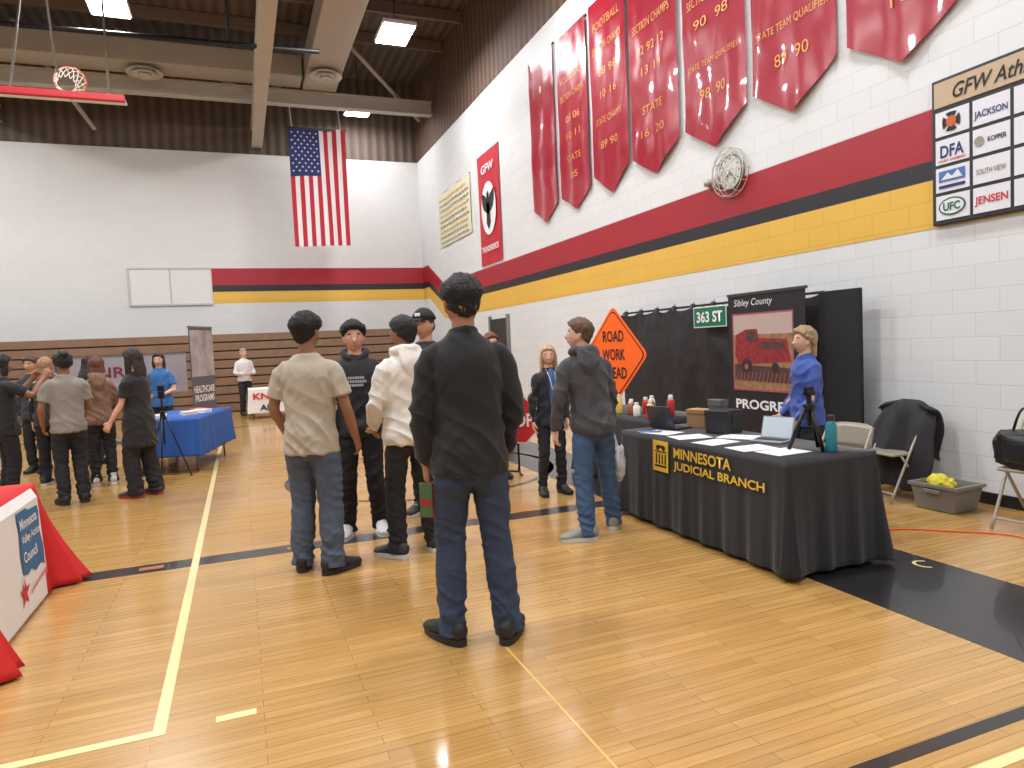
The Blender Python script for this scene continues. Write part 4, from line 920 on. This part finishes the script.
# 6 grey hoodie
h6=person((2.52,4.78,0),D(-2),1.69,'person in charcoal hoodie and blue jeans stepping toward the booth','c',
  arms=[((-.3,-.05,-1),(-.05,.15,-1)),((.22,.05,-1),(.1,.3,-.9))],feet=((-.15,-.12,D(70)),(.2,.1,D(-30))),lean=(-.05,.02),head=(D(60),D(-10)),
  top=dict(name='charcoal_hoodie',kind='hoodie',c=(70,68,72),bulk=.038,hem=.84,wr=.011),bottom=JEAN('blue_denim',(60,84,116),bulk=.018,var=.12),shoe=GRYSHOE,hair=dict(c=(96,72,54),top=.034,side=.007,curl=.006),vox=.0062)
# 7 blonde woman
person((2.84,6.28,0),D(176),1.5,'smiling person in black cardigan over blue top with light hair','c',
  arms=[((-.2,.05,-1),(.1,.25,-1)),((.25,.05,-1),(.0,.1,-1))],feet=((-.12,0,D(10)),(.12,0,D(-10))),head=(D(-16),D(0)),female=True,smile=True,inner=(60,96,150),
  top=dict(name='black_cardigan',kind='coat',c=(38,37,42),bulk=.026,hem=.82),bottom=dict(name='black_slacks',c=(36,35,40),bulk=.01),shoe=BLKSHOE,hair=dict(c=(190,160,118),top=.022,side=.014,long=.22,w=.08),vox=.0062)
# 8 person half hidden
person((2.62,7.35,0),D(190),1.66,'person in dark top with auburn hair standing behind the group','c',female=True,
  top=dict(name='dark_knit',kind='long',c=(56,50,54),bulk=.024,hem=.82),bottom=BP,shoe=BLKSHOE,hair=dict(c=(112,66,46),top=.026,side=.018,long=.16),vox=.009)
# 9 woman in blue behind table
person((4.36,4.46,0),D(70),1.55,'person in royal blue sweater with short blond hair behind table','c',
  arms=[((-.12,.12,-1),(.1,.55,-.8)),((.12,.15,-1),(-.1,.6,-.8))],feet=((-.1,0,0),(.1,0,0)),head=(D(8),D(-8)),female=True,
  top=dict(name='royal_blue',kind='long',c=(64,86,160),bulk=.032,hem=.84,collar=True,wr=.010),bottom=dict(name='black_slacks',c=(36,35,40),bulk=.012),shoe=BLKSHOE,hair=dict(c=(162,136,104),top=.036,side=.026,curl=.01,long=.07,w=.075,frontal=False),vox=.0062)
# left group
person((-2.5,9.3,0),D(-60),1.66,'person in black clothes raising both hands','b',arms=[((-.3,.7,-.5),(.3,.6,.8)),((.3,.7,-.4),(-.2,.6,.8))],
  top=dict(name='black_top2',kind='tee',c=(32,30,34),bulk=.035,hem=.8),bottom=BP,shoe=BLKSHOE,hair=dict(c=BH,top=.03,side=.02,long=.1,w=.07),vox=.009)
person((-2.3,10.3,0),D(-10),1.62,'person in black sweater with light brown hair','c',female=True,
  top=dict(name='black_top3',kind='long',c=(36,34,38),bulk=.03,hem=.82),bottom=BP,shoe=BWSHOE,hair=dict(c=(150,118,86),top=.03,side=.02,long=.2),vox=.009)
person((-2.75,11.6,0),D(160),1.66,'person in dark jacket with short brown hair near displays','a',
  top=dict(name='navy_jacket',kind='coat',c=(40,44,58),bulk=.035,hem=.82),bottom=BP,shoe=BLKSHOE,hair=dict(c=(70,52,40),top=.03,side=.014),vox=.01)
person((-2.1,11.9,0),D(-40),1.64,'person in dark hooded top with long dark hair','b',female=True,
  top=dict(name='black_hood2',kind='hoodie',c=(40,38,44),bulk=.035,hem=.82),bottom=BP,shoe=BLKSHOE,hair=dict(c=(48,36,32),top=.03,side=.02,long=.2),vox=.01)
person((-1.78,8.75,0),D(22),1.66,'person in grey t-shirt and black trousers with dark tied hair','b',
  arms=[((-.3,.0,-1),(.1,.5,-.8)),((.2,.1,-1),(-.3,.7,-.4))],top=dict(name='grey_tee',kind='tee',c=(136,130,120),bulk=.036,hem=.84),bottom=BP,shoe=BLKSHOE,feet=((-.1,0,D(10)),(.1,0,D(-10))),hair=dict(c=BH,top=.03,side=.02,curl=.01,bun=True),vox=.008)
CAMO=mat('brown_patterned_fleece',(104,80,66),.9,bump=.1,bs=90,var=.6)
person((-1.66,9.85,0),D(10),1.6,'person in brown patterned jacket with reddish hair','c',female=True,
  arms=[((-.3,.0,-1),(.2,.5,-.6)),((.28,.1,-1),(-.2,.5,-.6))],top=dict(name='camo',kind='hoodie',c=(116,86,66),bulk=.036,hem=.84,m=CAMO),bottom=BP,shoe=WSHOE,hair=dict(c=(96,54,38),top=.03,side=.02,long=.14),vox=.009)
REDSH=dict(name='red_black_shoe',c=(52,44,46),sole=(150,50,54),laces=True)
person((-1.10,8.72,0),D(62),1.66,'person in loose black clothes with long dark hair','c',female=True,
  arms=[((-.15,.25,-1),(-.1,.5,-.8)),((.25,.15,-1),(.0,.3,-.9))],top=dict(name='black_dress',kind='tee',c=(30,29,33),bulk=.045,hem=.62,flare=.02),bottom=dict(name='wide_black',c=(32,31,35),bulk=.035),shoe=REDSH,feet=((-.1,.05,0),(.1,-.08,D(-20))),hair=dict(c=(44,34,32),top=.032,side=.024,long=.22,w=.095),vox=.008)
person((-1.2,12.3,0),D(172),1.64,'person in bright blue polo with dark hair behind blue table','c',female=True,
  arms=[((-.25,.2,-1),(.3,.7,-.2)),((.25,.2,-1),(-.3,.7,-.2))],top=dict(name='bright_blue_polo',kind='tee',c=(52,104,160),bulk=.03,hem=.84,collar=True),bottom=BP,shoe=BLKSHOE,hair=dict(c=(50,36,30),top=.028,side=.016,long=.12),vox=.009)
person((.08,18.9,0),D(200),1.72,'person in white dress shirt and black trousers near bleachers','c',
  arms=[((-.25,.1,-1),(.4,.6,-.1)),((.25,.1,-1),(-.4,.6,-.1))],top=dict(name='white_shirt',kind='long',c=(210,208,204),bulk=.028,hem=.9),bottom=BP,shoe=BLKSHOE,hair=dict(c=(150,146,142),top=.02,side=.012),vox=.01)
# booklet in centre man's left hand
e=empty('booklet',h1[0]+V((-.03,-.06,.01)),D(50),label='folded green and red booklet held at the side',cat='booklet')
B('cover',(-.004,-.04,-.17),(.004,.03,.0),mat('booklet_green',(70,104,66),.5),e); B('pages',(.004,-.035,-.165),(.010,.028,-.005),PAP,e); B('back_cover',(.010,-.05,-.18),(.013,.03,0),mat('booklet_red',(150,46,44),.5),e)
B('cover_band',(-.006,-.035,-.12),(-.004,.026,-.08),mat('booklet_red',(150,46,44)),e)
lump('plastic_bag',h6[1]+V((.05,0,-.37)),(.05,.09,.14),mat('bag_white',(196,194,196),.35),'white plastic carrier bag hanging from a hand','bag',2,.3,1.6,flat=False,strap=[(0,-.03,.24),(-.03,-.015,.37),(-.03,.015,.37),(0,.03,.24)])
# ------------------------------------------------------------ light
w=bpy.data.worlds.new('world'); SC.world=w; w.use_nodes=True; bg=w.node_tree.nodes['Background']; bg.inputs[0].default_value=(.96,.975,1,1); bg.inputs[1].default_value=.5
